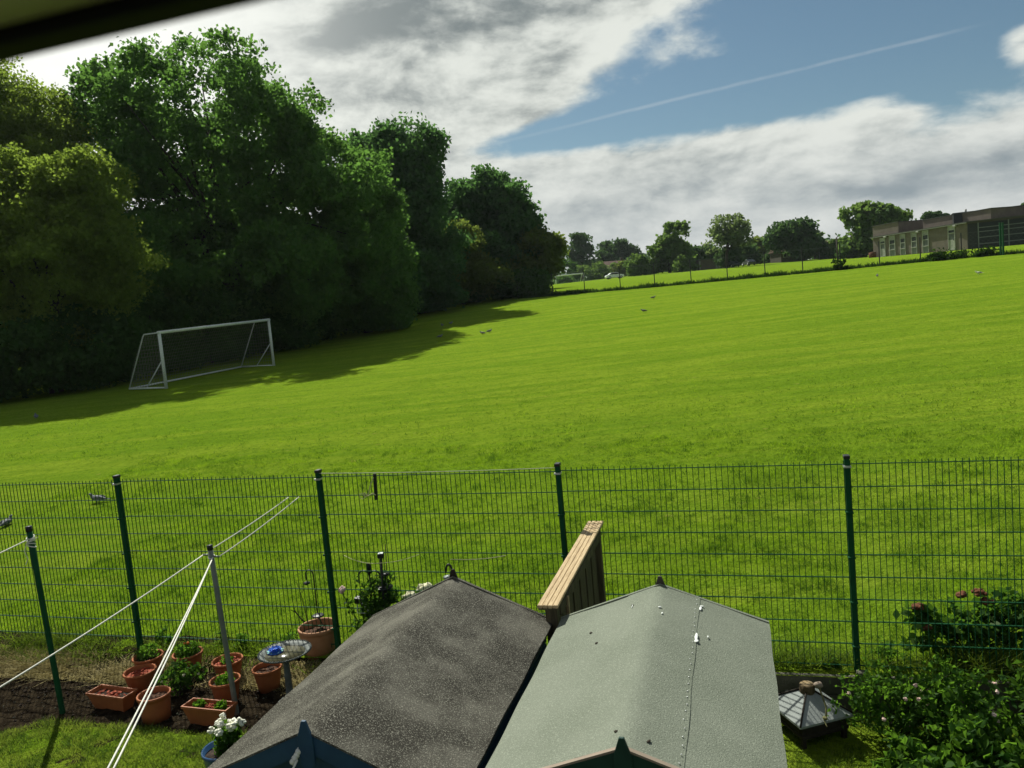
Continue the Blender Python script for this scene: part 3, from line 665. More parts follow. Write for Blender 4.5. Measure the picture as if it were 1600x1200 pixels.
# ------------------------------------------------------------------ timber divider between the gardens
div = garden('timber_fence', G(-2.215, 0, -.3), 'short weathered timber fence running between the two sheds towards the mesh fence', 'fence')
L0, L1, ZT = -2.03, .03, 1.63
for q, (x0, z) in enumerate(((-.072, 0), (-.024, .003), (.024, .003), (.072, 0))):
    pass
for q in range(4):
    x = -.0555+.037*q
    MB().box((x, (L0+L1)/2, ZT+.012+.001*(q % 2)), (.0355, L1-L0, .024)).build('cap_rail', 'wood_cap', div, .004)
MB().box((0, (L0+L1)/2, ZT-.006), (.135, L1-L0-.01, .010)).build('cap_board', 'wood_panel', div)
for v in (-.03, -1.90):
    MB().box((.0, v, ZT/2-.011), (.085, .085, ZT-.03)).build('post', 'wood_panel', div, .004)
for k in range(13):
    MB().box((-.012+.011*(k % 2), -.14-.138*k, ZT/2-.011), (.012, .146, ZT-.03)).build('board', 'wood_panel', div, .002)
for z in (.35, ZT-.09): MB().box((.026, -.965, z), (.045, 1.76, .07)).build('rail', 'wood_panel', div, .003)
o = MB().box((.05, -1.62, ZT/2-.02), (.02, .035, ZT-.1)).build('batten', 'wood_cap', div)

# ------------------------------------------------------------------ sheds
def roof_sheet(ur, zr, ul, zl, ue, ze, v0, v1, th, wob, off=0., t0=0., t1=1., lip=True, nv=40, seed=1):
    """felt laid over two slopes with a rounded ridge; local coordinates u,v,z"""
    pts = []
    n = 16
    for i in range(n+1): 
        t = i/n; pts.append((ul+(ur-ul)*t, zl+(zr-zl)*t))
    for i in range(1, n+1):
        t = i/n; pts.append((ur+(ue-ur)*t, zr+(ze-zr)*t))
    pts = np.array(pts); s = pts.copy()
    for _ in range(1): s[1:-1, 1] = (s[:-2, 1]+2*s[1:-1, 1]+s[2:, 1])/4
    m = len(s); i0, i1 = int(t0*(m-1)), int(t1*(m-1)); s = s[i0:i1+1]; m = len(s)
    vs_ = np.linspace(v0, v1, nv); r2 = np.random.default_rng(seed); ph = r2.uniform(0, 6, 6); V = []
    for v in vs_:
        for k, (u, z) in enumerate(s):
            e = abs(k/(m-1)-.5)*2
            dz = wob*(math.sin(u*5+ph[0]+v*1.3)*math.sin(v*3.1+ph[1])+.5*math.sin(u*13+ph[2])*math.sin(v*7+ph[3]))
            edge = .0025*math.sin(v*9+ph[4]) if e > .97 else 0
            V.append((u+edge, v, z+off+dz))
    V = np.array(V); Vb = V-np.array([0, 0, th]); N = len(V)
    i = np.arange(N).reshape(nv, m); T = np.stack([i[:-1, :-1], i[:-1, 1:], i[1:, 1:], i[1:, :-1]], -1).reshape(-1, 4)
    B = T[:, ::-1]+N; edges = []
    for a, b in [(i[0, :-1], i[0, 1:]), (i[1:, 0], i[:-1, 0]), (i[:-1, -1], i[1:, -1]), (i[-1, 1:], i[-1, :-1])]:
        for p, q in zip(a.ravel(), b.ravel()): edges.append((q, p, p+N, q+N))
    return np.r_[V, Vb], np.r_[T, B, np.array(edges)]
def shed(u0, zr, ul, ue, zl, ze, vf, vn, wall, fascia, felt, label, seed, gz):
    base = G(u0, (vf+vn)/2, gz); r = garden('garden_shed', base, label, 'shed')
    cv = (vf+vn)/2; L = lambda u, v, z: (u-u0, v-cv, z-gz)
    V, Fc = roof_sheet(0, zr-gz, ul-u0, zl-gz, ue-u0, ze-gz, vn-cv, vf-cv, .016, .0028, seed=seed)
    roof = npmesh('roof', V, Fc, felt, r, True)
    m = roof.modifiers.new('edge', 'EDGE_SPLIT'); m.split_angle = math.radians(50)
    sl_, sr_ = (zr-zl)/(u0-ul), (zr-ze)/(ue-u0); ov = .06
    wl, wr = ul+ov-u0, ue-ov-u0; zz_ = lambda u: zr-gz-.032-(sl_*-u if u < 0 else sr_*u)
    v0, v1 = vn+.07-cv, vf-.06-cv
    poly = [(wl, 0, 0), (wr, 0, 0), (wr, 0, zz_(wr)), (0, 0, zz_(0)), (wl, 0, zz_(wl))]
    MB().prism(poly, (0, v0, 0), (0, v1, 0)).build('wall', wall, r)
    for k in range(14):   # horizontal boards stand proud of the wall
        z = .06+.12*k
        if z+.11 > min(zz_(wl), zz_(wr)): break
        for x in (wl-.006, wr+.006): MB().box((x, (v0+v1)/2, z+.055), (.012, v1-v0, .105)).build('board', wall, r)
    # barge boards and finials on both gables
    for vv, s_, fm in ((vn-cv-.012, -1, fascia), (vf-cv+.012, 1, 'brick_dark' if felt == 'felt_light' else 'dark_timber')):
        for (ua, za, ub, zb) in ((ul-u0, zl-gz, 0, zr-gz), (0, zr-gz, ue-u0, ze-gz)):
            d = .016; MB().prism([(ua, 0, za-.105), (ub, 0, zb-.105), (ub, 0, zb-.004), (ua, 0, za-.004)], (0, vv-.009, 0), (0, vv+.009, 0)).build('barge_board', fm, r)
            MB().prism([(ua, 0, za-.004), (ub, 0, zb-.004), (ub, 0, zb+.007), (ua, 0, za+.007)], (0, vv-.012, 0), (0, vv+.012, 0)).build('felt_edge', 'raw_edge' if (felt == 'felt_light' and s_ < 0) else 'felt_dark' if felt == 'felt_dark' else 'felt_light', r)
        fw, fh = (.040, .055)
        MB().prism([(-fw, 0, zr-gz-.16), (0, 0, zr-gz-.20), (fw, 0, zr-gz-.16), (fw, 0, zr-gz-.03), (.012, 0, zr-gz+fh), (-.010, 0, zr-gz+fh), (-fw, 0, zr-gz-.03)], (0, vv+s_*.012-.008, 0), (0, vv+s_*.012+.008, 0)).build('finial', fm, r, .002)
    # the door in the near gable
    dr = MB().box((0, v0-.012, .66), (.72, .02, 1.2)).build('door', wall, r)
    MB().box((.30, v0-.03, .7), (.03, .03, .12)).build('handle', 'black_metal', dr)
    return r, cv
RB = dict(u0=-1.445, zr=1.475, ul=-2.145, ue=-.76, zl=1.225, ze=1.225, vf=-1.95, vn=-3.88)
sb, cvb = shed(-2.945, 1.50, -3.63, -2.215, 1.185, 1.185, -1.90, -3.95, 'blue_paint', 'blue_paint', 'felt_dark', 'blue painted garden shed with a dark speckled felt roof', 3, -.2)
sg, cvg = shed(RB['u0'], RB['zr'], RB['ul'], RB['ue'], RB['zl'], RB['ze'], RB['vf'], RB['vn'], 'green_paint', 'green_paint', 'felt_light', 'green painted garden shed with a pale grey green felt roof', 5, -.32)
# lapped felt strip over the pale roof's ridge, its nail row and bird droppings
V, Fc = roof_sheet(0, RB['zr']+.32, RB['ul']-RB['u0'], RB['zl']+.32, RB['ue']-RB['u0'], RB['ze']+.32, -.963, .963, .003, .0028, .0042, .36, .70, seed=5)
o = npmesh('felt_strip', V, Fc, 'felt_light', sg, True); m = o.modifiers.new('edge', 'EDGE_SPLIT'); m.split_angle = math.radians(50)
useam = (RB['ue']-RB['u0'])*(.69-.5)*2; slp = (RB['zr']-RB['ze'])/(RB['ue']-RB['u0'])
def roofz(u): return RB['zr']+.32-abs(u)*slp
for k in range(27):
    v = -.93+.071*k+random.uniform(-.012, .012)
    MB().lathe([(.0042, 0), (.0035, .002), (.0, .003)], 8, (useam-.022+random.uniform(-.005, .005), v, roofz(useam-.02)+.0075)).build('felt_nail', 'galv', sg)
for (u, v, a_, b_) in ((useam+.012, .84, .014, .010), (useam+.006, .80, .008, .03), (useam-.004, .36, .010, .055), (useam-.001, .31, .013, .022), (.03, .60, .012, .008), (.05, .52, .006, .012), (useam+.06, .42, .005, .015), (-.16, .72, .003, .03)):
    MB().ball((u, v, roofz(u)+.0085), 1, 10, 5, (a_, b_, .0035), .2).build('dropping', 'dropping', sg)
for (u, v) in ((-.05, -.83), (-.33, .30), (.10, -.86), (-.40, .50), (-.16, .74)): MB().ball((u, v, roofz(u)+.006), .010, 7, 4, (1, 1.4, .4), .3).build('debris', 'bark', sg)
# eye hook and rope on the near gable of the blue shed
hk = at_z(470, 1163, 1.42)
mb = MB(); c = np.array(hk)
hook = empty('rope_hook', hk, 'galvanised hook with knotted rope on the front gable of the blue shed', 'hook', None, FA)
MB().tube([(0, .06, 0), (0, 0, 0), (0, -.03, -.012), (-.012, -.035, -.03), (-.02, -.02, -.04)], [.007]*5, 7).build('hook', 'galv', hook)
mb = MB()
for k in range(4): mb.ball((-.008*k, -.028-.006*k, -.022-.014*k), .016, 8, 5, (1, .8, 1), .15)
mb.build('knot', 'rope', hook)
line_thing('washing_line', np.array(hk)+np.array([-.01, -.05, -.05]), at_z(400, 1290, 1.25), .02, .0055, 'rope', 'short length of cord tied to the hook on the blue shed', 'cord')

# ------------------------------------------------------------------ washing line poles and lines
gp_b = at_z(98, 1115, -.15); gp_t = stick_top(gp_b, 45, 826)
gr_b = at_z(370, 1115, -.15); gr_t = stick_top(gr_b, 328, 855)
def pole(base, top, mat, r, label, name='clothes_pole'):
    t = empty(name, base, label, 'pole'); d = np.array(top)-np.array(base)
    MB().tube([-d*.12, d*0, d*.35, d*.7, d], r, 12).build('pole', mat, t)
    MB().tube([d*.985, d*1.012], r*1.12, 12).build('cap', 'black_metal', t)
    return t, d
t, d = pole(gp_b, gp_t, 'fence_green', .027, 'green washing line post with cord wound round its top, beside the left lawn')
mb = MB()
for k in range(5):
    z0 = .955-.012*k; mb.tube([d*z0+np.array([.033*math.cos(a_), .033*math.sin(a_), .014*math.sin(a_*1.0+k)]) for a_ in np.linspace(0, 2*math.pi, 18)], .0055, 5)
mb.tube([d*.93+np.array([-.03, -.02, 0]), d*.90+np.array([-.06, -.03, -.02]), d*.88+np.array([-.04, -.03, -.06]), d*.86+np.array([-.07, -.03, -.08])], .004, 5)
mb.tube([d*.94+np.array([.03, -.02, 0]), d*.945+np.array([.09, -.03, .02])], .004, 5)
mb.build('wound_cord', 'rope', t)
t2, d2 = pole(gr_b, gr_t, 'pole_grey', .024, 'grey metal washing line post with a crossbar hook, standing behind the planters')
rgt = EU*1.0
MB().tube([d2*.955-rgt*.085, d2*.955-rgt*.02], .009, 8).build('hook', 'metal_grey', t2)
MB().tube([d2*.945+rgt*.02, d2*.945+rgt*.085], .009, 8).build('hook', 'metal_grey', t2)
MB().tube([d2*.945+np.array([.027*math.cos(a_), .027*math.sin(a_), .012*math.sin(a_)]) for a_ in np.linspace(0, 6.28, 16)], .005, 5).build('wound_cord', 'rope', t2)
a_ = gp_b+d*.95; dirp = at_z(-160, 930, gp_t[2]-.05)
line_thing('washing_line', a_, dirp, .02, .0055, 'rope', 'white washing line leaving the top of the green post to the left', 'washing line', 'white washing lines')
a_ = gr_b+d2*.955-rgt*.085; b_ = at_z(-180, 1182, a_[2]-.12)
line_thing('washing_line', a_, b_, .03, .0055, 'rope', "white washing line from the grey post's left hook, crossing in front of the green post", 'washing line', 'white washing lines')
a_ = gr_b+d2*.945+rgt*.02; b_ = at_z(148, 1240, a_[2]+.0); c_ = at_z(158, 1240, a_[2]+.0)
line_thing('washing_line', a_, b_, .02, .0055, 'rope', 'double white washing line running steeply from the grey post down to the bottom edge', 'washing line', 'white washing lines', [(a_, c_, .025)])
f1, f2 = G(float(to_uv(at_z(461, 773, 1.66))[0]), -.02, 1.665), G(float(to_uv(at_z(474, 774, 1.66))[0]), -.02, 1.665)
line_thing('washing_line', gr_b+d2*.985, f1, .012, .005, 'rope', 'white washing line from the grey post to the mesh fence, upper of the pair', 'washing line', 'white washing lines')
line_thing('washing_line', gr_b+d2*.945+rgt*.085, f2, .015, .005, 'rope', 'white washing line from the grey post to the mesh fence, lower of the pair', 'washing line', 'white washing lines')

# ------------------------------------------------------------------ pots
def tuft(n, r, h, L, Wd, up=.3):
    th = rng.uniform(0, 6.28, n); rr = r*rng.uniform(0, 1, n)**.6; z = h*rng.uniform(.05, 1, n)
    return leaf_mesh(np.stack([rr*np.cos(th), rr*np.sin(th), z], 1), L, Wd, up)
def pot(px, py, r, h, gz, label, mat='terracotta', taper=.72, soil='mulch_red', plant=None, group='terracotta pots on the soil bed', belly=0., name='plant_pot'):
    P = at_z(px, py, gz+h); P[2] = gz
    t = garden(name, P, label, 'plant pot', group)
    rb = r*taper; w = .012
    prof = [(rb, 0), (rb+(r-rb)*.35+belly*.6, h*.35), (rb+(r-rb)*.8+belly, h*.80), (r*.97+belly*.3, h*.86), (r*1.0, h*.87), (r*1.05, h*.90), (r*1.06, h*.97), (r*1.03, h), (r*.97, h*1.0), (r*.94, h*.97), (r*.90, h*.80), (r*.88, h*.6)]
    MB().lathe(prof, 32).build('pot', mat, t)
    mb = MB(); N = 22
    rings = [(0, .012), (.45, .008), (.9, 0)]
    V = [(0, 0, h*.80+.012)]; 
    for q in (.3, .6, .95):
        for k in range(N): V.append((r*.885*q*math.cos(6.283*k/N), r*.885*q*math.sin(6.283*k/N), h*.80+random.uniform(-.006, .012)))
    Fs = [(0, 1+k, 1+(k+1) % N) for k in range(N)]+[(1+j*N+k, 1+(j+1)*N+k, 1+(j+1)*N+(k+1) % N, 1+j*N+(k+1) % N) for j in range(2) for k in range(N)]
    mb.add(V, Fs).build('soil', soil, t)
    if soil == 'mulch_red':
        mb = MB(); mb.lathe([(0, h*.79), (r*.78, h*.79), (r*.78, h*.785), (0, h*.785)], 18)
        for k in range(26):
            a_ = random.uniform(0, 6.28); q = r*.8*random.random()**.5
            mb.box((q*math.cos(a_), q*math.sin(a_), h*.80+.014), (.035, .014, .007), M=Matrix.Rotation(random.uniform(0, 3), 3, 'Z')@Matrix.Rotation(random.uniform(-.6, .6), 3, 'X'))
        mb.build('bark_mulch', 'mulch_red', t)
    if plant:
        n, pr, ph, L, Wd, lf = plant; V, Fc = tuft(n, pr, ph, L, Wd); V = V+np.array([0, 0, h*.80]); npmesh('plant', V, Fc, lf, t)
    return t
GZ = -.148
pa_ = pot(231, 1024, .150, .20, -.10, 'terracotta pot with a straggly leafy plant at the foot of the second fence post', plant=(240, .12, .14, .045, .025, 'leaf_garden'), soil='pot_soil')
pot(218, 1047, .152, .22, GZ, 'terracotta pot with red bark mulch, tucked in front of the pot by the fence post')
pot(240, 1083, .145, .25, GZ, 'straight sided clay pot crossed by the double washing line, beside the empty looking trough', mat='plastic_clay', taper=.86, soil='bark_chips')
pe_ = pot(293, 1019, .150, .20, -.10, 'terracotta pot with grey leaved flowers, partly hidden by the small rose bush', plant=(330, .12, .12, .045, .028, 'leaf_garden'), soil='pot_soil')
mb = MB(); mb.ball((.02, 0, .30), .016, 8, 5); mb.ball((-.05, .03, .28), .012, 8, 5); mb.build('blossom', 'petal_orange', pe_)
pot(355, 1030, .150, .21, GZ+.02, 'terracotta pot behind the grey washing line post, with a few weeds on red mulch', plant=(90, .07, .06, .04, .022, 'leaf_garden'))
pot(351, 1061, .142, .23, GZ, 'terracotta pot of bright green seedlings beside the grey washing line post', soil='pot_soil', plant=(150, .09, .09, .06, .02, 'leaf_bright'))
pot(417, 1042, .140, .23, GZ, 'terracotta pot standing half under the bird bath', soil='bark_chips')
bigp = pot(497, 977, .205, .36, -.12, 'large pale clay pot with bare twigs and garden lights stuck in its bark chips', mat='terracotta_pale', taper=.74, soil='bark_chips', belly=.012)
def planter(c1, c2, c3, zr, gz, label, plants):
    A, B, C_ = (np.array(at_z(*q, zr)) for q in (c1, c2, c3)); uu = B-A; L = np.linalg.norm(uu); uu /= L; nn_ = np.array([-uu[1], uu[0], 0]); Wd = float((C_-B)@nn_); Wd = min(max(Wd, .17), .24)
    ctr = A+uu*L/2+nn_*Wd/2; ctr[2] = gz; h = zr-gz
    t = empty('planter_trough', ctr, label, 'planter', 'rectangular clay coloured troughs on the soil bed', math.atan2(uu[1], uu[0]))
    mb = MB(); rings = []
    for (sx, z) in ((.80, 0), (.94, h*.86), (1.0, h*.88), (1.0, h), (.95, h), (.90, h*.75)):
        kx, ky = L/2*sx if sx > .9 else L/2-(1-sx)*.28, Wd/2*sx if sx > .9 else Wd/2-(1-sx)*.20
        if sx == .95: kx, ky = L/2-.012, Wd/2-.012
        if sx == .90: kx, ky = L/2-.022, Wd/2-.022
        if sx == .94: kx, ky = L/2-.010, Wd/2-.010
        rings.append([(-kx, -ky, z), (kx, -ky, z), (kx, ky, z), (-kx, ky, z)])
    V = sum(rings, []); Fs = [(0, 3, 2, 1)]+[(i*4+k, i*4+(k+1) % 4, i*4+4+(k+1) % 4, i*4+4+k) for i in range(5) for k in range(4)]
    mb.add(V, Fs).build('trough', 'plastic_clay', t)
    MB().box((0, 0, h*.72), (L-.05, Wd-.05, .02)).build('soil', 'pot_soil', t)
    mb = MB().box((0, 0, h*.72), (L-.07, Wd-.07, .006))
    for k in range(34):
        x = random.uniform(-.45, .45)*L*.85; 
        if not plants and random.random() < .4: x = random.gauss(.02, .05)
        mb.box((x, random.uniform(-.4, .4)*Wd*.8, h*.74+random.uniform(.0, .025)), (.045, .018, .008), M=Matrix.Rotation(random.uniform(0, 3), 3, 'Z')@Matrix.Rotation(random.uniform(-.8, .8), 3, 'X'))
    mb.build('bark_mulch', 'mulch_red', t)
    for x in plants:
        V, Fc = tuft(130, .05, .065, .05, .028); npmesh('plant', V+np.array([x*L, 0, h*.74]), Fc, 'leaf_bright', t)
    return t
planter((133, 1083), (191, 1091), (214, 1076), GZ+.17, GZ, 'clay coloured trough of red bark mulch without plants, nearest the green post', [])
planter((282, 1104), (352, 1111), (366, 1098), GZ+.19, GZ, 'clay coloured trough with two green plants, in front of the grey post', [-.22, .26])
# small rose bush on the bed
def bush_plant(name, P, r, h, n, L, Wd, leaf, label, blooms=(), bloom_mat='petal_white', bloom_r=.02, stems=6, cat='plant', group=None, shell=.2, bl_name='blossom', squash=.75, ell2=None):
    t = empty(name, P, label, cat, group, 0)
    ells = ell2 or [(np.array([0, 0, h*.55]), np.array([r, r, h*.48]))]
    ncl = max(8, n//22); Pp, cl = cloud_pts(ells, ncl, max(4, n//ncl), r*.22, shell, .8, .01)
    V, Fc = leaf_mesh(Pp, L, Wd, .5); npmesh('foliage', V, Fc, leaf, t)
    mb = MB()
    for k in range(stems):
        q = cl[rng.integers(len(cl))]; mb.tube([(random.uniform(-.03, .03), random.uniform(-.03, .03), -.05), q*np.array([.4, .4, .55]), q], [.008, .006, .003], 5)
    mb.build('stem', 'bark', t)
    for b in blooms:
        mb = MB(); b = np.array(b, float)
        for k in range(7):
            d_ = unit(rng.normal(size=(1, 3)))[0]; mb.ball(b+d_*bloom_r*.55, bloom_r*.62, 7, 5, (1, 1, squash), .25)
        mb.build(bl_name, bloom_mat, t)
    return t
P = at_z(283, 1085, GZ); 
bush_plant('rose_bush', P, .24, .34, 700, .05, .03, 'leaf_gloss', 'small dark rose bush with pale buds, growing among the terracotta pots', [(.12, -.14, .26), (-.1, -.16, .22), (.2, 0, .2), (-.18, .05, .3)], 'petal_cream', .014, cat='bush')

# bird bath
bz = .36; P = at_z(445, 1018, bz); P[2] = GZ
bb = garden('bird_bath', P, 'grey metal bird bath with a beaded rim and shallow water', 'bird bath'); hb = bz-GZ
prof = [(.03, hb-.06), (.10, hb-.055), (.19, hb-.03), (.243, hb-.004), (.248, hb+.004), (.238, hb+.006), (.20, hb-.012), (.18, hb-.024), (.10, hb-.036), (0, hb-.038)]
bowl = MB().lathe(prof, 48).build('bowl', 'bath_metal', bb)
mb = MB()
for k in range(60): mb.ball((.243*math.cos(6.2832*k/60), .243*math.sin(6.2832*k/60), hb+.004), .010, 7, 5)
mb.build('beaded_rim', 'bath_metal', bowl)
wm = bpy.data.materials.new('bath_water'); wm.use_nodes = True; b_ = wm.node_tree.nodes['Principled BSDF']; b_.inputs['Base Color'].default_value = (.085, .080, .042, 1); b_.inputs['Roughness'].default_value = .22; b_.inputs['Specular IOR Level'].default_value = .18; MATS['bath_water'] = wm
MB().lathe([(0.0, hb-.0185), (.188, hb-.0185), (.188, hb-.021), (0, hb-.021)], 40).build('water', 'bath_water', bb)
MB().lathe([(.13, 0), (.12, .02), (.06, .05), (.035, .09), (.030, hb*.5), (.038, hb*.52), (.030, hb*.55), (.028, hb-.08), (.05, hb-.05)], 20).build('pedestal', 'bath_metal', bb)
Pf = at_z(430, 1016, bz-.0); fl = garden('floating_fountain', (Pf[0], Pf[1], bz-.018), 'blue flower shaped solar fountain floating in the bird bath', 'fountain')
def petals(n, r0, r1, w, z0, z1):
    V = []; Fs = []
    for k in range(n):
        a_ = 6.2832*k/n; c_, s_ = math.cos(a_), math.sin(a_)
        def rt(x, y, z): return (x*c_-y*s_, x*s_+y*c_, z)
        o = len(V); V += [rt(r0, 0, z0), rt((r0+r1)*.55, -w, (z0+z1)*.5+.004), rt(r1, 0, z1), rt((r0+r1)*.55, w, (z0+z1)*.5+.004), rt((r0+r1)*.55, 0, (z0+z1)*.5-.006)]
        Fs += [(o, o+1, o+4), (o+1, o+2, o+4), (o+2, o+3, o+4), (o+3, o, o+4)]
    return MB().add(V, Fs, True)
petals(9, .02, .085, .026, .006, .016).build('petals', 'petal_mint', fl)
petals(8, .012, .072, .026, .014, .034).build('petals', 'petal_blue', fl)
petals(7, .008, .050, .02, .022, .050).build('petals', 'petal_blue', fl)
MB().lathe([(.075, 0), (.075, .008), (.03, .012), (.026, .03), (0, .034)], 18).build('float', 'petal_blue', fl)
# blue glazed pot with white flowers
P = at_z(350, 1168, .13); P[2] = GZ
bp = garden('flower_pot', P, 'blue glazed pot with white flowers beside the corner of the blue shed', 'plant pot')
MB().lathe([(.10, 0), (.15, .12), (.165, .24), (.175, .265), (.172, .282), (.158, .28), (.15, .24)], 32).build('pot', 'blue_glaze', bp)
MB().lathe([(0, .245), (.152, .24), (.152, .23), (0, .23)], 24).build('soil', 'pot_soil', bp)
V, Fc = tuft(420, .11, .22, .06, .035, .4); npmesh('foliage', V+np.array([.03, .02, .24]), Fc, 'leaf_gloss', bp)
fc = at_z(357, 1131, .44)-P
for k in range(15):
    d_ = np.array([random.gauss(0, .055), random.gauss(0, .05), random.gauss(0, .022)]); mb = MB(); c = fc; q = np.array([0, 0, 0.])
    cc_, ss_ = math.cos(-FA), math.sin(-FA); fl_ = np.array([c[0]*cc_-c[1]*ss_, c[0]*ss_+c[1]*cc_, c[2]])
    for j in range(9): mb.ball(fl_+d_+unit(rng.normal(size=(1, 3)))[0]*.018, .016, 7, 5, (1, 1, .6), .3)
    mb.build('blossom', 'petal_white', bp)

# ------------------------------------------------------------------ garden lights and stakes
def stake(px0, py0, z0, px1, py1, label, r=.006, head=None, mat='black_metal', name='garden_light', cat='garden light', group=None):
    b = at_z(px0, py0, z0); tp = stick_top(b, px1, py1); d_ = np.array(tp)-b
    t = empty(name, b, label, cat, group, 0); MB().tube([-d_*.08, d_*.5, d_], r, 7).build('stake', mat, t)
    return t, d_
sz = .175
t, d_ = stake(505, 978, sz, 497, 962, 'black disc solar light on a stake in the large pale pot', .005)
MB().lathe([(.010, -.03), (.030, -.012), (.062, -.006), (.066, .004), (.058, .010), (.0, .012)], 20, tuple(d_)).build('lamp_head', 'black_metal', t)
# shepherd crook with hanging light in the pot
b = at_z(498, 974, sz); tp = stick_top(b, 489, 893); d_ = np.array(tp)-b
ck = empty('crook_stake', b, 'thin black crook stake in the large pale pot, with a small light hanging from it', 'garden light', None, 0)
up = np.array([0, 0, 1.]); cw_ = .095
arc = [d_*0-d_*.1, d_*.5, d_*.93]+[d_*.93+EU*(-cw_/2+cw_/2*math.cos(a_))+up*(cw_*.62*math.sin(a_)) for a_ in np.linspace(.3, 3.14, 9)]+[d_*.93-EU*cw_-up*.05]
MB().tube(arc, .0075, 7).build('crook', 'black_metal', ck)
e_ = arc[-1]
MB().lathe([(.0, .03), (.034, .018), (.040, .008), (.030, 0), (.012, -.012), (0, -.014)], 16, tuple(e_-up*.05)).build('lamp_head', 'black_metal', ck)
MB().tube([e_, e_-up*.03], .002, 5).build('hanger', 'twine', ck)
tw = empty('bare_twigs', at_z(478, 974, sz), 'bare brown twigs with a few red leaves standing in the large pale pot', 'twigs', None, 0)
mb = MB(); mb.tube([(0, 0, 0), (-.05, 0, .06), (-.115, .01, .16), (-.10, .01, .20)], [.008, .008, .006, .003], 6); mb.tube([(-.1, .01, .13), (-.15, 0, .17)], [.005, .003], 5); mb.tube([(.02, 0, 0), (.01, 0, .14), (-.03, .02, .38), (-.06, .01, .5)], [.006, .005, .003, .002], 5); mb.tube([(.09, 0, 0), (.12, 0, .06), (.17, 0, .08)], [.006, .005, .003], 5)
mb.build('twig', 'bark', tw)
V, Fc = tuft(16, .05, .12, .03, .018); npmesh('leaves', V+np.array([-.02, .01, .34]), Fc, 'leaf_olive', tw)
# things behind the blue shed
rb_ = at_z(598, 1035, -.12)
bush_plant('rose_bush', rb_, .30, .92, 2600, .058, .030, 'leaf_gloss', 'tall leafy rose bush between the large pale pot and the blue shed', [], 'petal_pink', .03, 9, 'bush', ell2=[(np.array([0, 0, .5]), np.array([.27, .22, .40])), (np.array([.14, 0, .62]), np.array([.2, .2, .30]))])
rp = stick_top(rb_, 534, 922); t = empty('rose', rp, 'single pale pink rose on a stem left of the rose bush', 'rose', None, 0)
mb = MB(); [mb.ball(unit(rng.normal(size=(1, 3)))[0]*.02, .022, 8, 5, (1, 1, 1.1), .2) for _ in range(7)]; mb.build('blossom', 'petal_pink', t)
MB().tube([(0, 0, -.02), (.05, .0, -.16), (.16, .01, -.42)], [.005, .005, .006], 6).build('stem', 'leaf_garden', t)
V, Fc = tuft(30, .05, .16, .05, .03); npmesh('leaves', V+np.array([.07, 0, -.26]), Fc, 'leaf_gloss', t)
for (px, py, r_, lb) in ((664, 920, .095, 'big cream white bloom showing over the edge of the blue shed roof, right one'), (640, 934, .085, 'big cream white bloom showing over the edge of the blue shed roof, left one')):
    b = at_z(px, py+95, -.12); tp = stick_top(b, px, py); d_ = np.array(tp)-b
    t = empty('hydrangea_bloom', b, lb, 'flower', 'cream blooms behind the blue shed', 0)
    mb = MB(); [mb.ball(d_+unit(rng.normal(size=(1, 3)))[0]*r_*.55, r_*.40, 8, 6, (1, 1, .8), .2) for _ in range(22)]; mb.build('flower_head', 'petal_cream', t)
    MB().tube([d_*0, d_*.5, d_*.97], [.008, .007, .006], 6).build('stem', 'leaf_garden', t)
    V, Fc = tuft(70, .12, .5, .10, .06); npmesh('leaves', V+d_*.25, Fc, 'leaf_gloss', t)
t, d_ = stake(606, 1040, -.12, 595, 868, 'square topped black solar post light behind the rose bush, tallest of the group', .013)
MB().box(tuple(d_), (.062, .062, .045)).build('lamp_head', 'black_metal', t, .004); MB().box(tuple(d_+up*.024), (.050, .050, .006)).build('solar_panel', 'white_paint', t)
t, d_ = stake(612, 1030, -.12, 602, 850, 'thin bamboo cane standing beside the square topped post light', .005, mat='bark', name='cane', cat='cane')
t, d_ = stake(611, 1036, -.12, 600, 918, 'broad black dish shaped solar light in front of the rose bush', .012)
MB().lathe([(.02, -.05), (.05, -.02), (.09, -.006), (.094, .006), (.085, .012), (0, .014)], 20, tuple(d_)).build('lamp_head', 'black_metal', t)
t, d_ = stake(613, 1036, -.10, 602, 897, 'small black dish light beside the bamboo cane', .005)
MB().lathe([(.012, -.02), (.04, -.008), (.043, .004), (0, .010)], 16, tuple(d_)).build('lamp_head', 'black_metal', t)
# double crook with finial
b = at_z(590, 1032, -.12); tp = stick_top(b, 577, 897); d_ = np.array(tp)-b
t = empty('double_crook', b, 'black double crook stake with a thick finial, rising out of the rose bush', 'garden hook', None, 0)
mb = MB(); mb.tube([d_*-.1, d_*.5, d_], .008, 7)
for s_ in (-1, 1): mb.tube([d_+EU*s_*(.062-.062*math.cos(a_))+up*(.055*math.sin(a_)-.02) for a_ in np.linspace(0, 2.9, 9)]+[d_+EU*s_*.126-up*.10], .009, 7)
mb.build('crook', 'black_metal', t); MB().lathe([(.008, 0), (.024, .02), (.025, .09), (.018, .11), (0, .125)], 12, tuple(d_)).build('finial', 'black_metal', t)
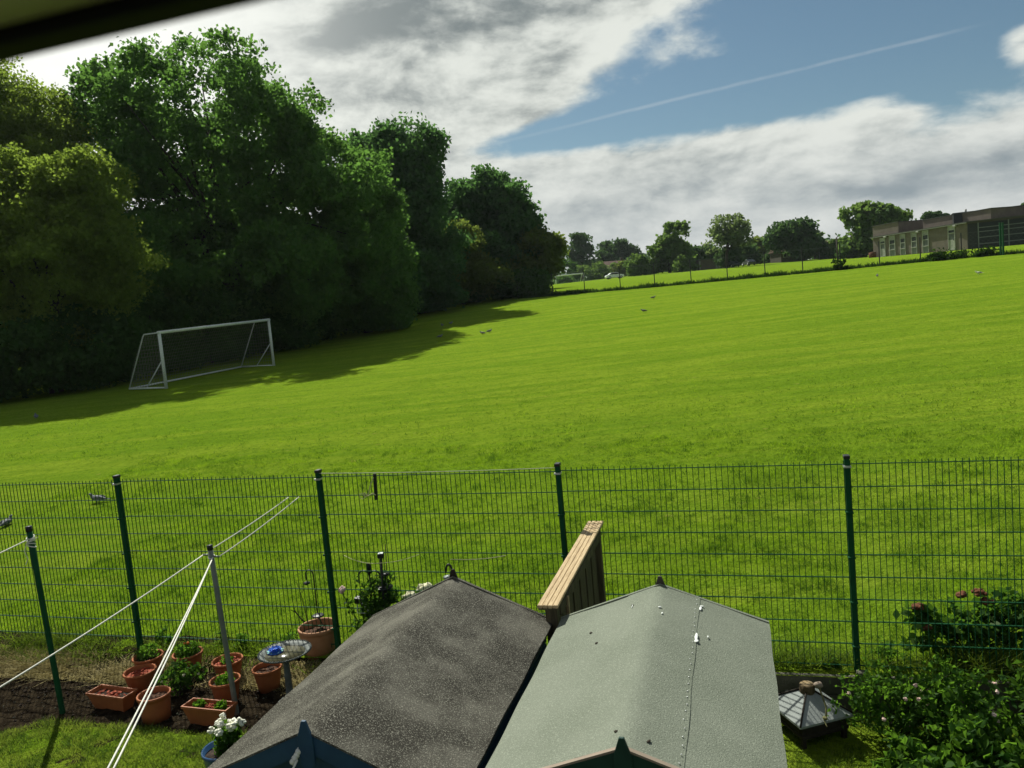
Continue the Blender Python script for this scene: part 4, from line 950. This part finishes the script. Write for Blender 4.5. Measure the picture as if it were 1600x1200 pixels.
# solar flood light on an arm leaning on the shed
b = at_z(563, 938, .55); t = empty('solar_flood_light', b, 'black solar floodlight with a white bracket arm, leaning out of the rose bush', 'garden light', None, FA)
MB().box((0, 0, 0), (.115, .05, .075), M=Matrix.Rotation(.35, 3, 'X')@Matrix.Rotation(.12, 3, 'Y')).build('lamp_head', 'black_metal', t, .004)
mb = MB(); mb.tube([(.03, -.02, -.02), (.075, -.03, -.07), (.125, -.05, -.125)], .008, 7); mb.tube([(-.03, -.02, -.04), (-.04, -.02, -.13), (.05, -.04, -.12), (.12, -.05, -.13)], .004, 6); mb.ball((.13, -.05, -.135), .025, 8, 5, (1, 1, .7), .2); mb.build('bracket', 'white_paint', t)
MB().tube([(0, .01, -.03), (.015, .02, -.4), (.02, .02, -.68)], .008, 7).build('stake', 'black_metal', t)
# crook behind the shed apex
b = at_z(706, 960, -.12+.5); b[2] = b[2]; b2 = at_z(704, 905, 1.3); t = None
cb = np.array([*at_z(706, 908, 1.42)[:2], -.12]); cb += EV*.16; tp = stick_top(cb, 704, 876); d_ = np.array(tp)-cb
t = empty('crook_stake', cb, 'black crook stake with a small disc light, just behind the peak of the blue shed', 'garden light', None, 0)
arc = [d_*0, d_*.5, d_*.96]+[d_*.96+EU*(-.022+.022*math.cos(a_))+up*(.035*math.sin(a_)) for a_ in np.linspace(.2, 3.0, 8)]+[d_*.96-EU*.052-up*.03]
MB().tube(arc, .008, 7).build('crook', 'black_metal', t)
MB().lathe([(0, .014), (.034, .008), (.038, 0), (.026, -.012), (0, -.016)], 16, tuple(d_*.92-EU*.04)).build('lamp_head', 'metal_grey', t)
# garden twine
p1, p2, p3, p4 = at_z(538, 868, 1.02), at_z(592, 880, 1.02), at_z(655, 866, 1.02), at_z(775, 868, 1.05)
line_thing('garden_twine', p1, p2, .03, .0032, 'twine', 'thin pale twine sagging between the stakes behind the blue shed', 'twine', None, [(p2, p3, .02)])
line_thing('garden_twine', tp+up*.01, at_z(790, 868, 1.22), .015, .0032, 'twine', 'thin pale twine running right from the crook at the shed peak to the mesh fence', 'twine', None)

# ------------------------------------------------------------------ right hand garden: retaining boards, bird table, planting
rw = garden('retaining_wall', G(0, -.09, RZ-.05), 'low dark wall of stacked concrete gravel boards under the mesh fence on the right', 'wall')
for i, u in enumerate((-2.05, .03, 2.56, 5.0)):
    if i: MB().box((u-.0, .01, .185), (.09, .075, .40)).build('post', 'concrete', rw, .006)
for (a_, b_) in ((-2.05, -.02), (.08, 2.51), (2.61, 4.95)):
    for k in range(2): MB().box(((a_+b_)/2, .0, .085+.178*k), (b_-a_-.01, .045, .17)).build('gravel_board', 'concrete', rw, .006)
for (px, py) in ((1255, 1163),):
    P = at_z(px, py, RZ+.02)
bt = empty('bird_table', P+EU*.07+EV*.24+np.array([0, 0, -.02]), 'low wooden bird table with a grey pyramid roof and log slice on top', 'bird table', None, FA-1.04)
hw_, zt_, za_ = .25, .20, .36
MB().box((0, 0, .10), (.44, .44, .03)).build('tray', 'dark_timber', bt, .004)
for sx in (-1, 1):
    for sy in (-1, 1): MB().box((sx*.19, sy*.19, .12), (.035, .035, .24)).build('leg', 'dark_timber', bt)
for (x, y, a, b) in ((0, -.205, .36, .016), (.205, 0, .016, .36), (-.205, 0, .016, .36), (0, .205, .36, .016)): MB().box((x, y, .155), (a, b, .15)).build('side_panel', 'dark_timber', bt)
cs = [(-hw_, -hw_), (hw_, -hw_), (hw_, hw_), (-hw_, hw_)]
mb = MB(); V = [(x, y, zt_) for x, y in cs]+[(x, y, zt_+.018) for x, y in cs]+[(x*.14, y*.14, za_) for x, y in cs]
mb.add(V, [(3, 2, 1, 0)]+[(k, (k+1) % 4, (k+1) % 4+4, k+4) for k in range(4)]+[(k+4, (k+1) % 4+4, (k+1) % 4+8, k+8) for k in range(4)]+[(8, 9, 10, 11)])
rf = mb.build('roof', 'slate_felt', bt)
for x, y in cs: MB().tube([(x*1.01, y*1.01, zt_+.022), (x*.15, y*.15, za_+.006)], .008, 6).build('hip_batten', 'dark_timber', rf)
lg = MB().lathe([(.060, 0), (.063, .02), (.060, .070), (.056, .075)], 20, (0, 0, za_-.02)).build('log_slice', 'log_bark', bt)
MB().lathe([(0, .057), (.053, .057), (.053, .055), (0, .055)], 18, (0, 0, za_)).build('cut_face', 'log_end', lg)
mb = MB(); mb.ball((.085, .05, za_+.075), .035, 9, 6, (1, 1, .7), .2); mb.build('shell', 'raw_edge', bt)
mb = MB(); mb.tube([(.09, .05, za_+.06), (.2, .03, zt_+.10), (hw_+.01, -.02, zt_+.04)], .008, 6); mb.ball((hw_, -.02, zt_+.045), .02, 8, 5, (1.3, 1, .7), .3); mb.tube([(hw_-.03, -.02, zt_+.03), (hw_+.06, -.05, zt_+.01)], .004, 5); mb.build('cord', 'straw', bt)
mb = MB(); mb.tube([(-.05, -.05, za_-.02), (-hw_*.8, -hw_*.3, zt_+.08), (-hw_, -hw_*.1, zt_+.03)], .004, 5); mb.build('wire', 'black_metal', bt)

def gb(px, py, z=RZ): return np.array(at_z(px, py, z))
# pink flowered shrub rose
def rnd_blooms(n, r, h0, h1, front=True):
    o = []
    for _ in range(n):
        a_ = random.uniform(math.pi*1.05, math.pi*1.95) if front else random.uniform(0, 6.28); q = r*random.uniform(.75, 1.05); o.append((q*math.cos(a_), q*math.sin(a_)*.9, random.uniform(h0, h1)))
    return o
bush_plant('rose_bush', G(.16, -.50, RZ), .40, .62, 2900, .048, .030, 'leaf_garden', 'spreading shrub rose with pale pink flowers, right of the bird table', rnd_blooms(9, .36, .25, .62), 'petal_pink', .016, 12, 'bush', ell2=[(np.array([-.05, 0, .30]), np.array([.42, .26, .30])), (np.array([.38, -.12, .32]), np.array([.32, .28, .34]))])
bush_plant('flowering_shrub', G(.62, -.75, RZ), .36, .60, 2200, .060, .036, 'leaf_garden', 'loose green shrub with faded pink flowers, in front of the low wall', rnd_blooms(6, .32, .3, .6), 'petal_pink', .017, 10, 'bush', ell2=[(np.array([0, 0, .28]), np.array([.36, .30, .30])), (np.array([.1, -.35, .18]), np.array([.34, .3, .2]))])
bush_plant('leafy_shrub', G(1.42, -.62, RZ), .60, .85, 3600, .11, .040, 'leaf_gloss', 'large dark shrub with long glossy leaves at the right edge of the photo', [(-.22, -.48, .45)], 'petal_cream', .024, 14, 'bush', ell2=[(np.array([0, 0, .38]), np.array([.50, .50, .42])), (np.array([.35, .1, .52]), np.array([.5, .45, .5])), (np.array([-.1, -.75, .25]), np.array([.5, .5, .32]))])
bush_plant('low_plant', G(.22, -1.18, RZ), .34, .30, 1500, .085, .060, 'leaf_garden', 'low broad leaved plant with one orange flower at the bottom edge, beside the lawn', [(-.22, -.10, .20)], 'petal_orange', .020, 6, 'plant', ell2=[(np.array([0, 0, .12]), np.array([.36, .30, .17])), (np.array([.42, -.1, .2]), np.array([.3, .3, .24]))])
bush_plant('low_plant', G(.95, -1.45, RZ), .40, .36, 1500, .075, .052, 'leaf_gloss', 'low dark leafy plant at the bottom right corner of the photo', [], 'petal_pink', .02, 6, 'plant')
o = MB().ball((0, 0, .06), .12, 12, 8, (1.2, 1, .8), .12).build('garden_rock', 'concrete'); o.location = G(1.18, -1.62, RZ); tag(o, 'grey rock at the bottom right among the shrubs', 'rock')
# red headed plant beyond the fence
def H0(u, v): p = G(u, v); return np.array([p[0], p[1], float(H(p[0], p[1]))])
sed = bush_plant('flowering_plant', H0(.98, .34), .42, .52, 1500, .085, .055, 'leaf_gloss', 'wide plant with rust red flower heads behind the mesh fence on the right', [], 'petal_red', .05, 16, 'bush', ell2=[(np.array([-.05, 0, .26]), np.array([.42, .2, .24])), (np.array([.38, 0, .28]), np.array([.26, .2, .26])), (np.array([-.42, 0, .30]), np.array([.14, .12, .2]))])
for q in ((-.47, -.02, .50), (-.43, -.06, .33), (-.06, 0, .56), (.10, 0, .57), (.13, -.04, .50)):
    mb = MB(); mb.ball(q, .045, 8, 6, (1, 1, .5), .1); [mb.ball(np.array(q)+np.clip(rng.normal(size=3), -1.2, 1.2)*np.array([.030, .028, .010]), .022, 7, 5, (1, 1, .7), .3) for _ in range(11)]; mb.build('flower_head', 'petal_red', sed)
for (u, v, r_, h_, lb) in ((-.22, .06, .10, .13, 'tuft of weeds at the foot of the mesh fence left of the rose bush'), (.25, .05, .18, .26, 'tuft of weeds right of the last mesh fence post'), (-7.35, .12, .15, .2, 'dark weed growing through the fence behind the pots'), (-6.4, .15, .22, .26, 'dark weed clump by the fence behind the second pot'), (-5.75, .12, .2, .18, 'weed clump by the fence left of the large pale pot')):
    bush_plant('weed_clump', H0(u, v)-np.array([0, 0, .02]), r_, h_, 260, .05, .02, 'leaf_garden', lb, [], 'petal_red', .02, 3, 'weeds')

# ------------------------------------------------------------------ football goals
def goal(Lb, Rb, h, depth, topd, r, label, net=True, nsp=.16):
    Lb = np.array(Lb, float); Rb = np.array(Rb, float); t_ = Rb-Lb; Ln = np.linalg.norm(t_); rz = math.atan2(t_[1], t_[0]); dzl = (Rb[2]-Lb[2])
    g_ = empty('football_goal', Lb, label, 'football goal', None, rz); gr_ = lambda x: dzl*x/Ln
    bk = 1   # local +y points away from the pitch
    for x in (0, Ln): MB().tube([(x, 0, gr_(x)-.05), (x, 0, gr_(x)+h)], r, 12).build('goal_post', 'white_paint', g_)
    MB().tube([(-r, 0, h), (Ln+r, 0, gr_(Ln)+h)], r, 12).build('crossbar', 'white_paint', g_)
    for x in (0, Ln):
        MB().tube([(x, 0, gr_(x)+.04), (x, depth, gr_(x)+.09)], r*.55, 8).build('ground_bar', 'white_paint', g_)
        MB().tube([(x, 0, gr_(x)+h), (x, topd, gr_(x)+h-.02), (x, topd+.08, gr_(x)+h-.12), (x, depth, gr_(x)+.09)], r*.38, 8).build('stanchion', 'white_paint', g_)
        MB().tube([(x, .0, gr_(x)+h*.52), (x, depth*.52, gr_(x)+.08)], r*.38, 8).build('brace', 'white_paint', g_)
    MB().tube([(0, depth, .09), (Ln, depth, gr_(Ln)+.09)], r*.6, 8).build('back_bar', 'white_paint', g_)
    if net:
        mb = MB(); prof = [(0, h), (topd, h-.03), (topd+.08, h-.14)]
        n = int(h/nsp)
        for k in range(1, n+1):
            s_ = k/n; prof.append((topd+.08+(depth-topd-.08)*s_+.12*math.sin(math.pi*s_), h-.14-(h-.22)*s_))
        prof = np.array(prof)
        for x in np.arange(0, Ln+.01, nsp): mb.tube([(x, y, gr_(x)+z) for y, z in prof], .0065, 3, False)
        for y, z in prof: mb.tube([(x, y, gr_(x)+z) for x in np.linspace(0, Ln, 12)], .0065, 3, False)
        for x in (0, Ln):
            for z in np.arange(.15, h, nsp):
                ymax = np.interp(z, prof[::-1, 1], prof[::-1, 0]); mb.tube([(x, 0, gr_(x)+z), (x, ymax, gr_(x)+z)], .0065, 3, False)
            for y in np.arange(nsp, depth, nsp):
                zmax = h-.03 if y < topd else np.interp(y, prof[2:, 0], prof[2:, 1]) if y < depth else 0
                mb.tube([(x, y, gr_(x)+.08), (x, y, gr_(x)+max(zmax, .1))], .0065, 3, False)
        mb.build('net', 'net_cord', g_)
    return g_
pm('net_cord', (.17, .18, .13), rough=.9)
goal(at_d(260, 607, 34), at_d(428, 572, 41), 2.44, 2.1, .85, .07, 'full size white football goal with a dark net in front of the left trees')
gl0 = on_field(871, 196); gr0 = on_field(915, 200)
goal(gl0, gr0, 2.44, 1.8, .8, .15, 'distant white football goal on the second field, beyond the far fence', False)

# ------------------------------------------------------------------ birds
def pigeon(P, head, s, label, pale=False, group='birds on the playing field'):
    t = empty('gull' if pale else 'pigeon', P, label, 'bird', group, head); t.scale = (s, s, s)
    mb = MB(); sp = [(-.21, 0, .085), (-.15, 0, .088), (-.10, 0, .098), (-.04, 0, .108), (.03, 0, .115), (.08, 0, .128), (.105, 0, .152), (.115, 0, .178), (.128, 0, .196), (.150, 0, .198), (.163, 0, .192), (.185, 0, .184)]
    mb.tube(sp, [.012, .028, .044, .058, .062, .052, .036, .027, .026, .022, .010, .003], 12, True, (1, .92))
    for y in (-.022, .022): mb.tube([(.0, y, .07), (.004, y, .03), (.0, y, .004), (.03, y, .002)], [.010, .006, .005, .003], 6)
    mb.build('body', 'petal_white' if pale else 'pigeon_grey', t)
    for s_ in (-1, 1):
        MB().ball((-.035, s_*.056, .118), 1, 12, 8, (.115, .016, .040)).build('wing', 'galv' if pale else 'wing_grey', t)
    MB().box((-.235, 0, .083), (.09, .055, .008)).build('tail', 'petal_white' if pale else 'pigeon_dark', t, .003)
    return t
p = hit(153, 787); pigeon(p, math.pi*.97, 1.0, 'grey pigeon walking left on the grass just beyond the mesh fence, beside the second post')
p = hit(12, 824); pigeon(p, 1.5, .95, 'grey pigeon facing away on the grass beyond the fence at the far left edge')
for px, py, hd, lb in ((754, 523, 2.6, 'pale looking pigeon in the sun beside the tree shadow, left of a pair'), (765, 520, .5, 'dark pigeon in the sun beside the tree shadow, right of a pair'), (688, 528, 0, 'dark bird at the edge of the tree shadow, below the other shaded birds'), (705, 507, 1, 'dark bird standing in the far tree shadow'), (691, 510, 2, 'dark bird in the far tree shadow, left of its neighbour'),
                       (57, 655, 2.2, 'dark bird in the tree shade left of the football goal'), (1021, 467, 0, 'small dark bird far out on the open grass, nearest the far fence'), (1006, 488, 3, 'small dark bird far out on the open grass, middle of the field'), (1371, 433, 1, 'small dark bird on the grass in front of the school')):
    pigeon(hit(px, py), hd, 1.0, lb)
pigeon(hit(1529, 429), 2.8, 1.0, 'small white bird on the grass in front of the glazed wing of the school', True)

# ------------------------------------------------------------------ far fence, its weeds and gate posts
ff = empty('chain_link_fence', on_field(1377, 61.3), 'thin wire fence with dark posts along the far side of the playing field', 'fence')
fb = np.array(ff.location); FPX_ = [(810, 460, 70, 2.0), (865, 460, 67.5, 2.0), (915, 457, 66.5, 2.0), (971, 453, 65.3, 2.0), (1025, 448, 64.4, 2.0), (1082, 443, 63.8, 2.0), (1139, 436, 63.2, 2.0), (1198, 431, 62.8, 2.0), (1257, 425, 62.2, 2.0), (1316, 419, 61.8, 2.0), (1377, 414, 61.3, 1.9), (1441, 409, 60.4, 1.9), (1505, 404, 59.2, 1.9), (1640, 393, 56, 2.0), (1760, 385, 54, 2.0)]
line = []
for px, py, D, h in FPX_:
    p = on_field(px, D); q = p-fb; line.append((p, h)); MB().box((q[0], q[1], q[2]+h/2-.15), (.062, .062, h+.3)).build('post', 'black_metal', ff)
mb = MB()
for z in (.1, 1.0, 1.85):
    mb.tube([(p[0]-fb[0], p[1]-fb[1], p[2]-fb[2]+z) for p, h in line], .004, 4)
for (p, h), (q, _) in zip(line[:-1], line[1:]):
    L = int(np.linalg.norm(q-p)/.30)
    for k in range(L):
        s_ = p+(q-p)*k/L-fb; e_ = p+(q-p)*(k+1)/L-fb
        for z in np.arange(.1, 1.8, .3): mb.tube([s_+up*z, e_+up*(z+.3)], .0028, 3, False); mb.tube([s_+up*(z+.3), e_+up*z], .0028, 3, False)
mb.build('chain_link', 'metal_grey', ff)
for k, (px, D, lb) in enumerate(((1566, 57.4, 'tall dark green gate post in front of the school, left one of two'), (1570, 57.1, 'tall dark green gate post in front of the school, right one of two'))):
    p = on_field(px, D); t = empty('gate_post', p, lb, 'post', 'green gate posts'); MB().box((0, 0, 1.1), (.11, .11, 2.5)).build('post', 'fence_green', t, .01); MB().box((0, 0, 2.36), (.13, .13, .03)).build('cap', 'cap_black', t)
p = on_field(1312, 61.9); t = empty('tall_post', p, 'tall thin dark post standing behind the far fence left of the school', 'post'); MB().tube([(0, 0, 0), (0, 0, 2.55)], .06, 8).build('post', 'brick_dark', t); MB().tube([(0, 0, 2.5), (.1, 0, 2.62)], .03, 6).build('bracket', 'brick_dark', t)
p = on_field(1284, 150); t = empty('lamp_post', p, 'pale thin lamp post beyond the far fence beside the narrow tree', 'lamp post'); MB().tube([(0, 0, 0), (0, 0, 4.4)], [.10, .07], 8).build('pole', 'panel_grey', t); MB().box((.2, 0, 4.42), (.6, .16, .1)).build('lamp', 'panel_grey', t)
gg = []; 
for (p, h), (q, _) in zip(line[:-1], line[1:]):
    n = 900; s_ = rng.uniform(0, 1, (n, 1)); P = p+(q-p)*s_+np.stack([rng.normal(0, .1, n), rng.normal(0, .22, n), np.zeros(n)], 1); P[:, 2] = H(P[:, 0], P[:, 1])
    k = rng.uniform(size=n) < .35+.65*patchy(P, .9, 1); gg.append((P[k], .28, .10))
o = blades_multi('long_grass', gg, 'weed_far', .5); tag(o, 'dark strip of uncut grass and weeds along the foot of the far fence', 'grass', kind='stuff')
for px, D, r_, h_, n, lb in ((1315, 61.6, .9, 1.0, 260, 'thin patch of tall weeds at the far fence left of the school'), (1482, 59.4, 1.9, .75, 700, 'long dark clump of weeds at the far fence in front of the school doors'), (1540, 58.2, 1.1, .6, 400, 'dark clump of weeds at the far fence left of the gate posts'), (1462, 60, .8, .6, 250, 'small dark clump of weeds at the far fence below the school windows')):
    p = on_field(px, D); bush_plant('weed_clump', p, r_, h_, n, .26, .14, 'weed_far', lb, [], 'petal_red', .02, 5, 'weeds', None, ell2=[(np.array([0, 0, h_*.4]), np.array([r_, .5, h_*.55]))])

# ------------------------------------------------------------------ school
A = at_d(1365, 403, 113.5); B = at_d(1512, 389.5, 97); d_ = (B-A); d_[2] = 0; Ls = float(np.linalg.norm(d_)); sz0 = float(min(A[2], B[2]))-.25
sch = empty('school_building', (A[0], A[1], sz0), 'low brown brick school with flat roofs, tall narrow windows and a dark glazed wing', 'school', None, math.atan2(d_[1], d_[0]))
hl = 9.05-sz0; hu = 10.55-sz0   # lower and upper roof heights
# local x runs along the facade towards the viewer, local +y is into the building
MB().box((Ls/2, 4, hl/2), (Ls, 8, hl)).build('wall', 'brick', sch)
MB().box((Ls/2, 3.9, hl+.03), (Ls+.5, 8.4, .10)).build('roof', 'roof_flat', sch)
MB().box((Ls/2, -.24, hl-.02), (Ls+.3, .10, .17)).build('fascia', 'fascia', sch)
MB().box((2.3, 3.5, hl+.08+(hu-hl)/2), (5.2, 6.4, hu-hl)).build('upper_wall', 'brick', sch)
MB().box((2.3, 3.5, hu+.12), (5.4, 6.6, .08)).build('coping', 'roof_flat', sch)
MB().box((12.6, 5.5, hl+.08+(hu-hl)/2-.1), (11.2, 6.0, hu-hl-.2)).build('upper_wall', 'brick', sch)
MB().box((12.6, 5.5, hu-.08), (11.4, 6.2, .08)).build('coping', 'roof_flat', sch)
zA, zB = A[2]-sz0, B[2]-sz0
def fx(px):   # facade position of an image column
    r_ = ray(px, 400); a_, b_ = r_[0], r_[1]; den = d_[0]*b_-d_[1]*a_; return float((A[1]*a_-A[0]*b_)/den)*Ls
def gz_(x): return zA+(zB-zA)*x/Ls
def opening(x0, x1, z0, z1, kind):
    w = x1-x0; xc = (x0+x1)/2; h = z1-z0
    f = MB(); fr = .09
    for x in (x0+fr/2, x1-fr/2): f.box((x, -.03, (z0+z1)/2), (fr, .14, h))
    if kind == 'door':
        for z in (z0+.06, z0+h*.70, z0+h*.84, z1-.06): f.box((xc, -.03, z), (w-2*fr, .138, .12))
        o = f.build('door', 'sill_white', sch)
        MB().box((xc, -.012, z0+h*.24), (w-2*fr, .05, h*.40)).build('lower_panel', 'sill_white', o); MB().box((xc, -.012, z0+h*.54), (w-2*fr, .05, h*.22)).build('pane', 'window_glass_pale', o); MB().box((xc, -.012, z0+h*.77), (w-2*fr, .05, h*.10)).build('pane', 'window_glass', o); MB().box((xc, -.012, z0+h*.92), (w-2*fr, .05, h*.12)).build('transom_panel', 'sill_white', o)
        MB().box((x1-.2, -.12, z0+h*.42), (.05, .06, .16)).build('handle', 'black_metal', o)
    else:
        for z in (z0+h*.30, z0+h*.58, z0+h*.80, z1-.06): f.box((xc, -.03, z), (w-2*fr, .138, .09))
        o = f.build('window', 'sill_white', sch)
        MB().box((xc, -.012, z0+h*.14), (w-2*fr, .05, h*.28)).build('lower_panel', 'panel_grey', o); MB().box((xc, -.012, z0+h*.44), (w-2*fr, .05, h*.24)).build('pane', 'window_glass_pale', o); MB().box((xc, -.012, z0+h*.69), (w-2*fr, .05, h*.18)).build('pane', 'window_glass', o); MB().box((xc, -.012, z0+h*.90), (w-2*fr, .05, h*.14)).build('blind', 'fascia', o)
        MB().box((xc, -.10, z0+h*.29), (w+.1, .12, .07)).build('sill', 'sill_white', o)
opening(fx(1376.5), fx(1384.5), gz_(fx(1380))+.05, hl-.30, 'door')
for x0, x1 in ((1391, 1400), (1408, 1416), (1425.5, 1434), (1443, 1452.5)): opening(fx(x0), fx(x1), gz_(fx(x0))+.05, hl-.18, 'window')
opening(fx(1483), fx(1494), gz_(fx(1488))+.05, hl-.12, 'door')
for px in (1386, 1437, 1495): MB().box((fx(px), -.16, hl-.22), (.5, .3, .26)).build('wall_lamp', 'fascia', sch, .04)
MB().lathe([(.5, 0), (.5, .9), (.0, 1.0)], 12, (fx(1369), -.6, gz_(1)-.1)).build('bin', 'petal_red', sch)
# dark glazed wing to the right, facing the field
B2 = at_d(1512, 389.5, 97); C2 = at_d(1700, 378, 92); e_ = C2-B2; e_[2] = 0; Lw = float(np.linalg.norm(e_)); rz2 = math.atan2(e_[1], e_[0])
wg = empty('glazed_wing', (B2[0], B2[1], sz0), 'dark glazed wing of the school with grey frames, at the right edge', 'school', None, rz2)
MB().box((Lw/2, 4, hl/2), (Lw, 7.9, hl)).build('wall', 'dark_clad', wg)
MB().box((Lw/2, 3.9, hl+.04), (Lw+.3, 8.3, .10)).build('roof', 'roof_flat', wg)
MB().box((Lw/2, -.06, hl-.10), (Lw, .14, .20)).build('fascia', 'brick_dark', wg)
x = 1.2; 
while x < Lw-1:
    f = MB(); w = 3.2
    for z in (.75, 1.55, 2.25, 2.75): f.box((x+w/2, -.05, z), (w-.14, .08, .09))
    f.box((x, -.05, hl/2-.05), (.12, .082, hl-.3)); o = f.build('window', 'panel_grey', wg); MB().box((x+w/2, -.012, hl/2-.05), (w-.1, .03, hl-.5)).build('pane', 'window_glass', o); x += w
MB().box((Lw/2+1.0, 7.0, hl+.08+(hu-hl)/2), (Lw+4.0, 5.8, hu-hl-.1)).build('upper_wall', 'dark_clad', wg)
MB().box((Lw/2+1.0, 7.0, hu+.02), (Lw+4.2, 6.0, .08)).build('coping', 'roof_flat', wg)
for px0, px1 in ((1505, 1530), (1560, 1585)):
    xa, xb = (px0-1512)/FPX*103+1.0, (px1-1512)/FPX*103+1.0
    MB().box(((xa+xb)/2, 4.06, hu-.45), (xb-xa, .06, .72)).build('upper_panel', 'panel_grey', wg)
MB().tube([(.6, 6, hu), (.6, 6, hu+.5)], .12, 8).build('flue', 'fascia', wg)

# ------------------------------------------------------------------ far houses, hut, cars
def house(px, D, w, dpt, eh, rh, rz, label, wall='render_pale', wins=()):
    p = on_field(px, D); t = empty('house', p, label, 'house', None, rz)
    wl = MB().box((0, 0, eh/2-.2), (w, dpt, eh+.4)).build('wall', wall, t)
    rf = MB().prism([(-w/2-.3, -dpt/2-.35, eh), (-w/2-.3, dpt/2+.35, eh), (-w/2-.3, 0, eh+rh)], (0, 0, 0), (w+.6, 0, 0)).build('roof', 'roof_tile', t)
    MB().box((w*.3, 0, eh+rh+.15), (.7, .6, 1.6)).build('chimney', 'brick_dark', rf)
    for x, z in wins:
        f = MB().box((x, -dpt/2-.03, z), (1.5, .12, 1.1)).build('window', 'sill_white', t)
        MB().box((x-.35, -dpt/2-.095, z), (.55, .02, .85)).build('pane', 'window_glass', f); MB().box((x+.35, -dpt/2-.095, z), (.55, .02, .85)).build('pane', 'window_glass', f)
    return t
house(966, 226, 6.4, 5, 3.6, 2.2, .2, 'small house with a brown tiled roof half hidden by bushes, over the white car', wins=[(-1.8, 2.7), (1.4, 2.7)])
house(1236, 158, 5.5, 5, 2.0, 1.2, .1, 'house with white windows in the shade of the dark dome shaped tree', 'brick_dark', [(-1.6, 1.35), (.5, 1.35)])
house(1322, 158, 7, 6, 2.2, 1.4, .1, 'low dark house behind the small round tree left of the school', 'brick_dark', [(-2, 1.4), (1.8, 1.4)])
p = on_field(1112, 148); hut = empty('brick_hut', p, 'low brown flat roofed hut with a white double door beyond the far fence', 'hut', None, .12)
MB().box((0, 0, .8), (5.2, 3, 1.9)).build('wall', 'brick', hut); MB().box((0, 0, 1.79), (5.5, 3.4, .12)).build('roof', 'roof_flat', hut)
for x in (.9, 1.5): MB().box((x, -1.53, .75), (.5, .07, 1.5)).build('door', 'sill_white', hut)
MB().box((-2.45, -1.54, .8), (.3, .07, 1.6)).build('corner_panel', 'fascia', hut)
def car(px, D, rz, mat, label, s=1.):
    p = on_field(px, D); t = empty('parked_car', p, label, 'car', None, rz); t.scale = (s, s, s)
    prof = [(-2.1, .32), (-2.15, .75), (-2.0, .92), (-1.55, 1.0), (-.95, 1.42), (.55, 1.45), (1.15, 1.0), (2.0, .85), (2.15, .6), (2.12, .32)]
    MB().prism([(x, 0, z) for x, z in prof], (0, -.85, 0), (0, .85, 0)).build('body', mat, t, .05)
    for s_ in (-1, 1):
        MB().prism([(-1.35, 0, 1.02), (-.9, 0, 1.36), (.5, 0, 1.38), (.98, 0, 1.02)], (0, s_*.858-.008, 0), (0, s_*.858+.008, 0)).build('side_window', 'window_glass', t)
        for x in (-1.35, 1.35):
            w_ = MB().tube([(x, s_*.86, .32), (x, s_*.70, .32)], .32, 16).build('wheel', 'tyre', t); MB().tube([(x, s_*.872, .32), (x, s_*.862, .32)], .19, 12).build('rim', 'galv', w_)
    for y in (-.6, .6): MB().box((2.13, y, .66), (.06, .32, .14)).build('headlight', 'sill_white', t)
    MB().box((.86, 0, 1.22), (.02, 1.3, .42), M=Matrix.Rotation(-.93, 3, 'Y')).build('windscreen', 'window_glass', t)
    return t
car(963, 137, .15, 'car_white', 'white car parked at the edge of the second field by the bushes', .75)
car(1148, 140, 1.7, 'car_dark', 'dark car parked end on right of the pale poplar trunk', .8)
car(1173, 146, 1.7, 'car_dark', 'dark car parked end on, further right under the yellowish tree', .8)

# ------------------------------------------------------------------ window frame overhead
dz_ = .185
p0 = cO+ray(0, 106)*dz_/1.0; k = (ray(0, 106)[2])/(ray(440, 3)[2]); p1 = cO+ray(440, 3)*dz_*k
ax = (p1-p0); ax[2] = 0; ax /= np.linalg.norm(ax); ang = math.atan2(ax[1], ax[0])
wf = empty('window_frame', p0, 'blurred dark window frame edge across the top left corner, close to the camera', 'window frame', None, ang)
vp = .0085/ (45/55)
MB().box((.0, -.004, .004), (1.1, .008, .006)).build('gasket', 'frame_black', wf)
MB().box((.0, -.016, .0105), (1.1, .016, .012)).build('glazing_bead', 'frame_olive', wf, .001)
MB().box((.0, -.020, .044), (1.1, .050, .050)).build('frame_rail', 'frame_olive', wf, .002)
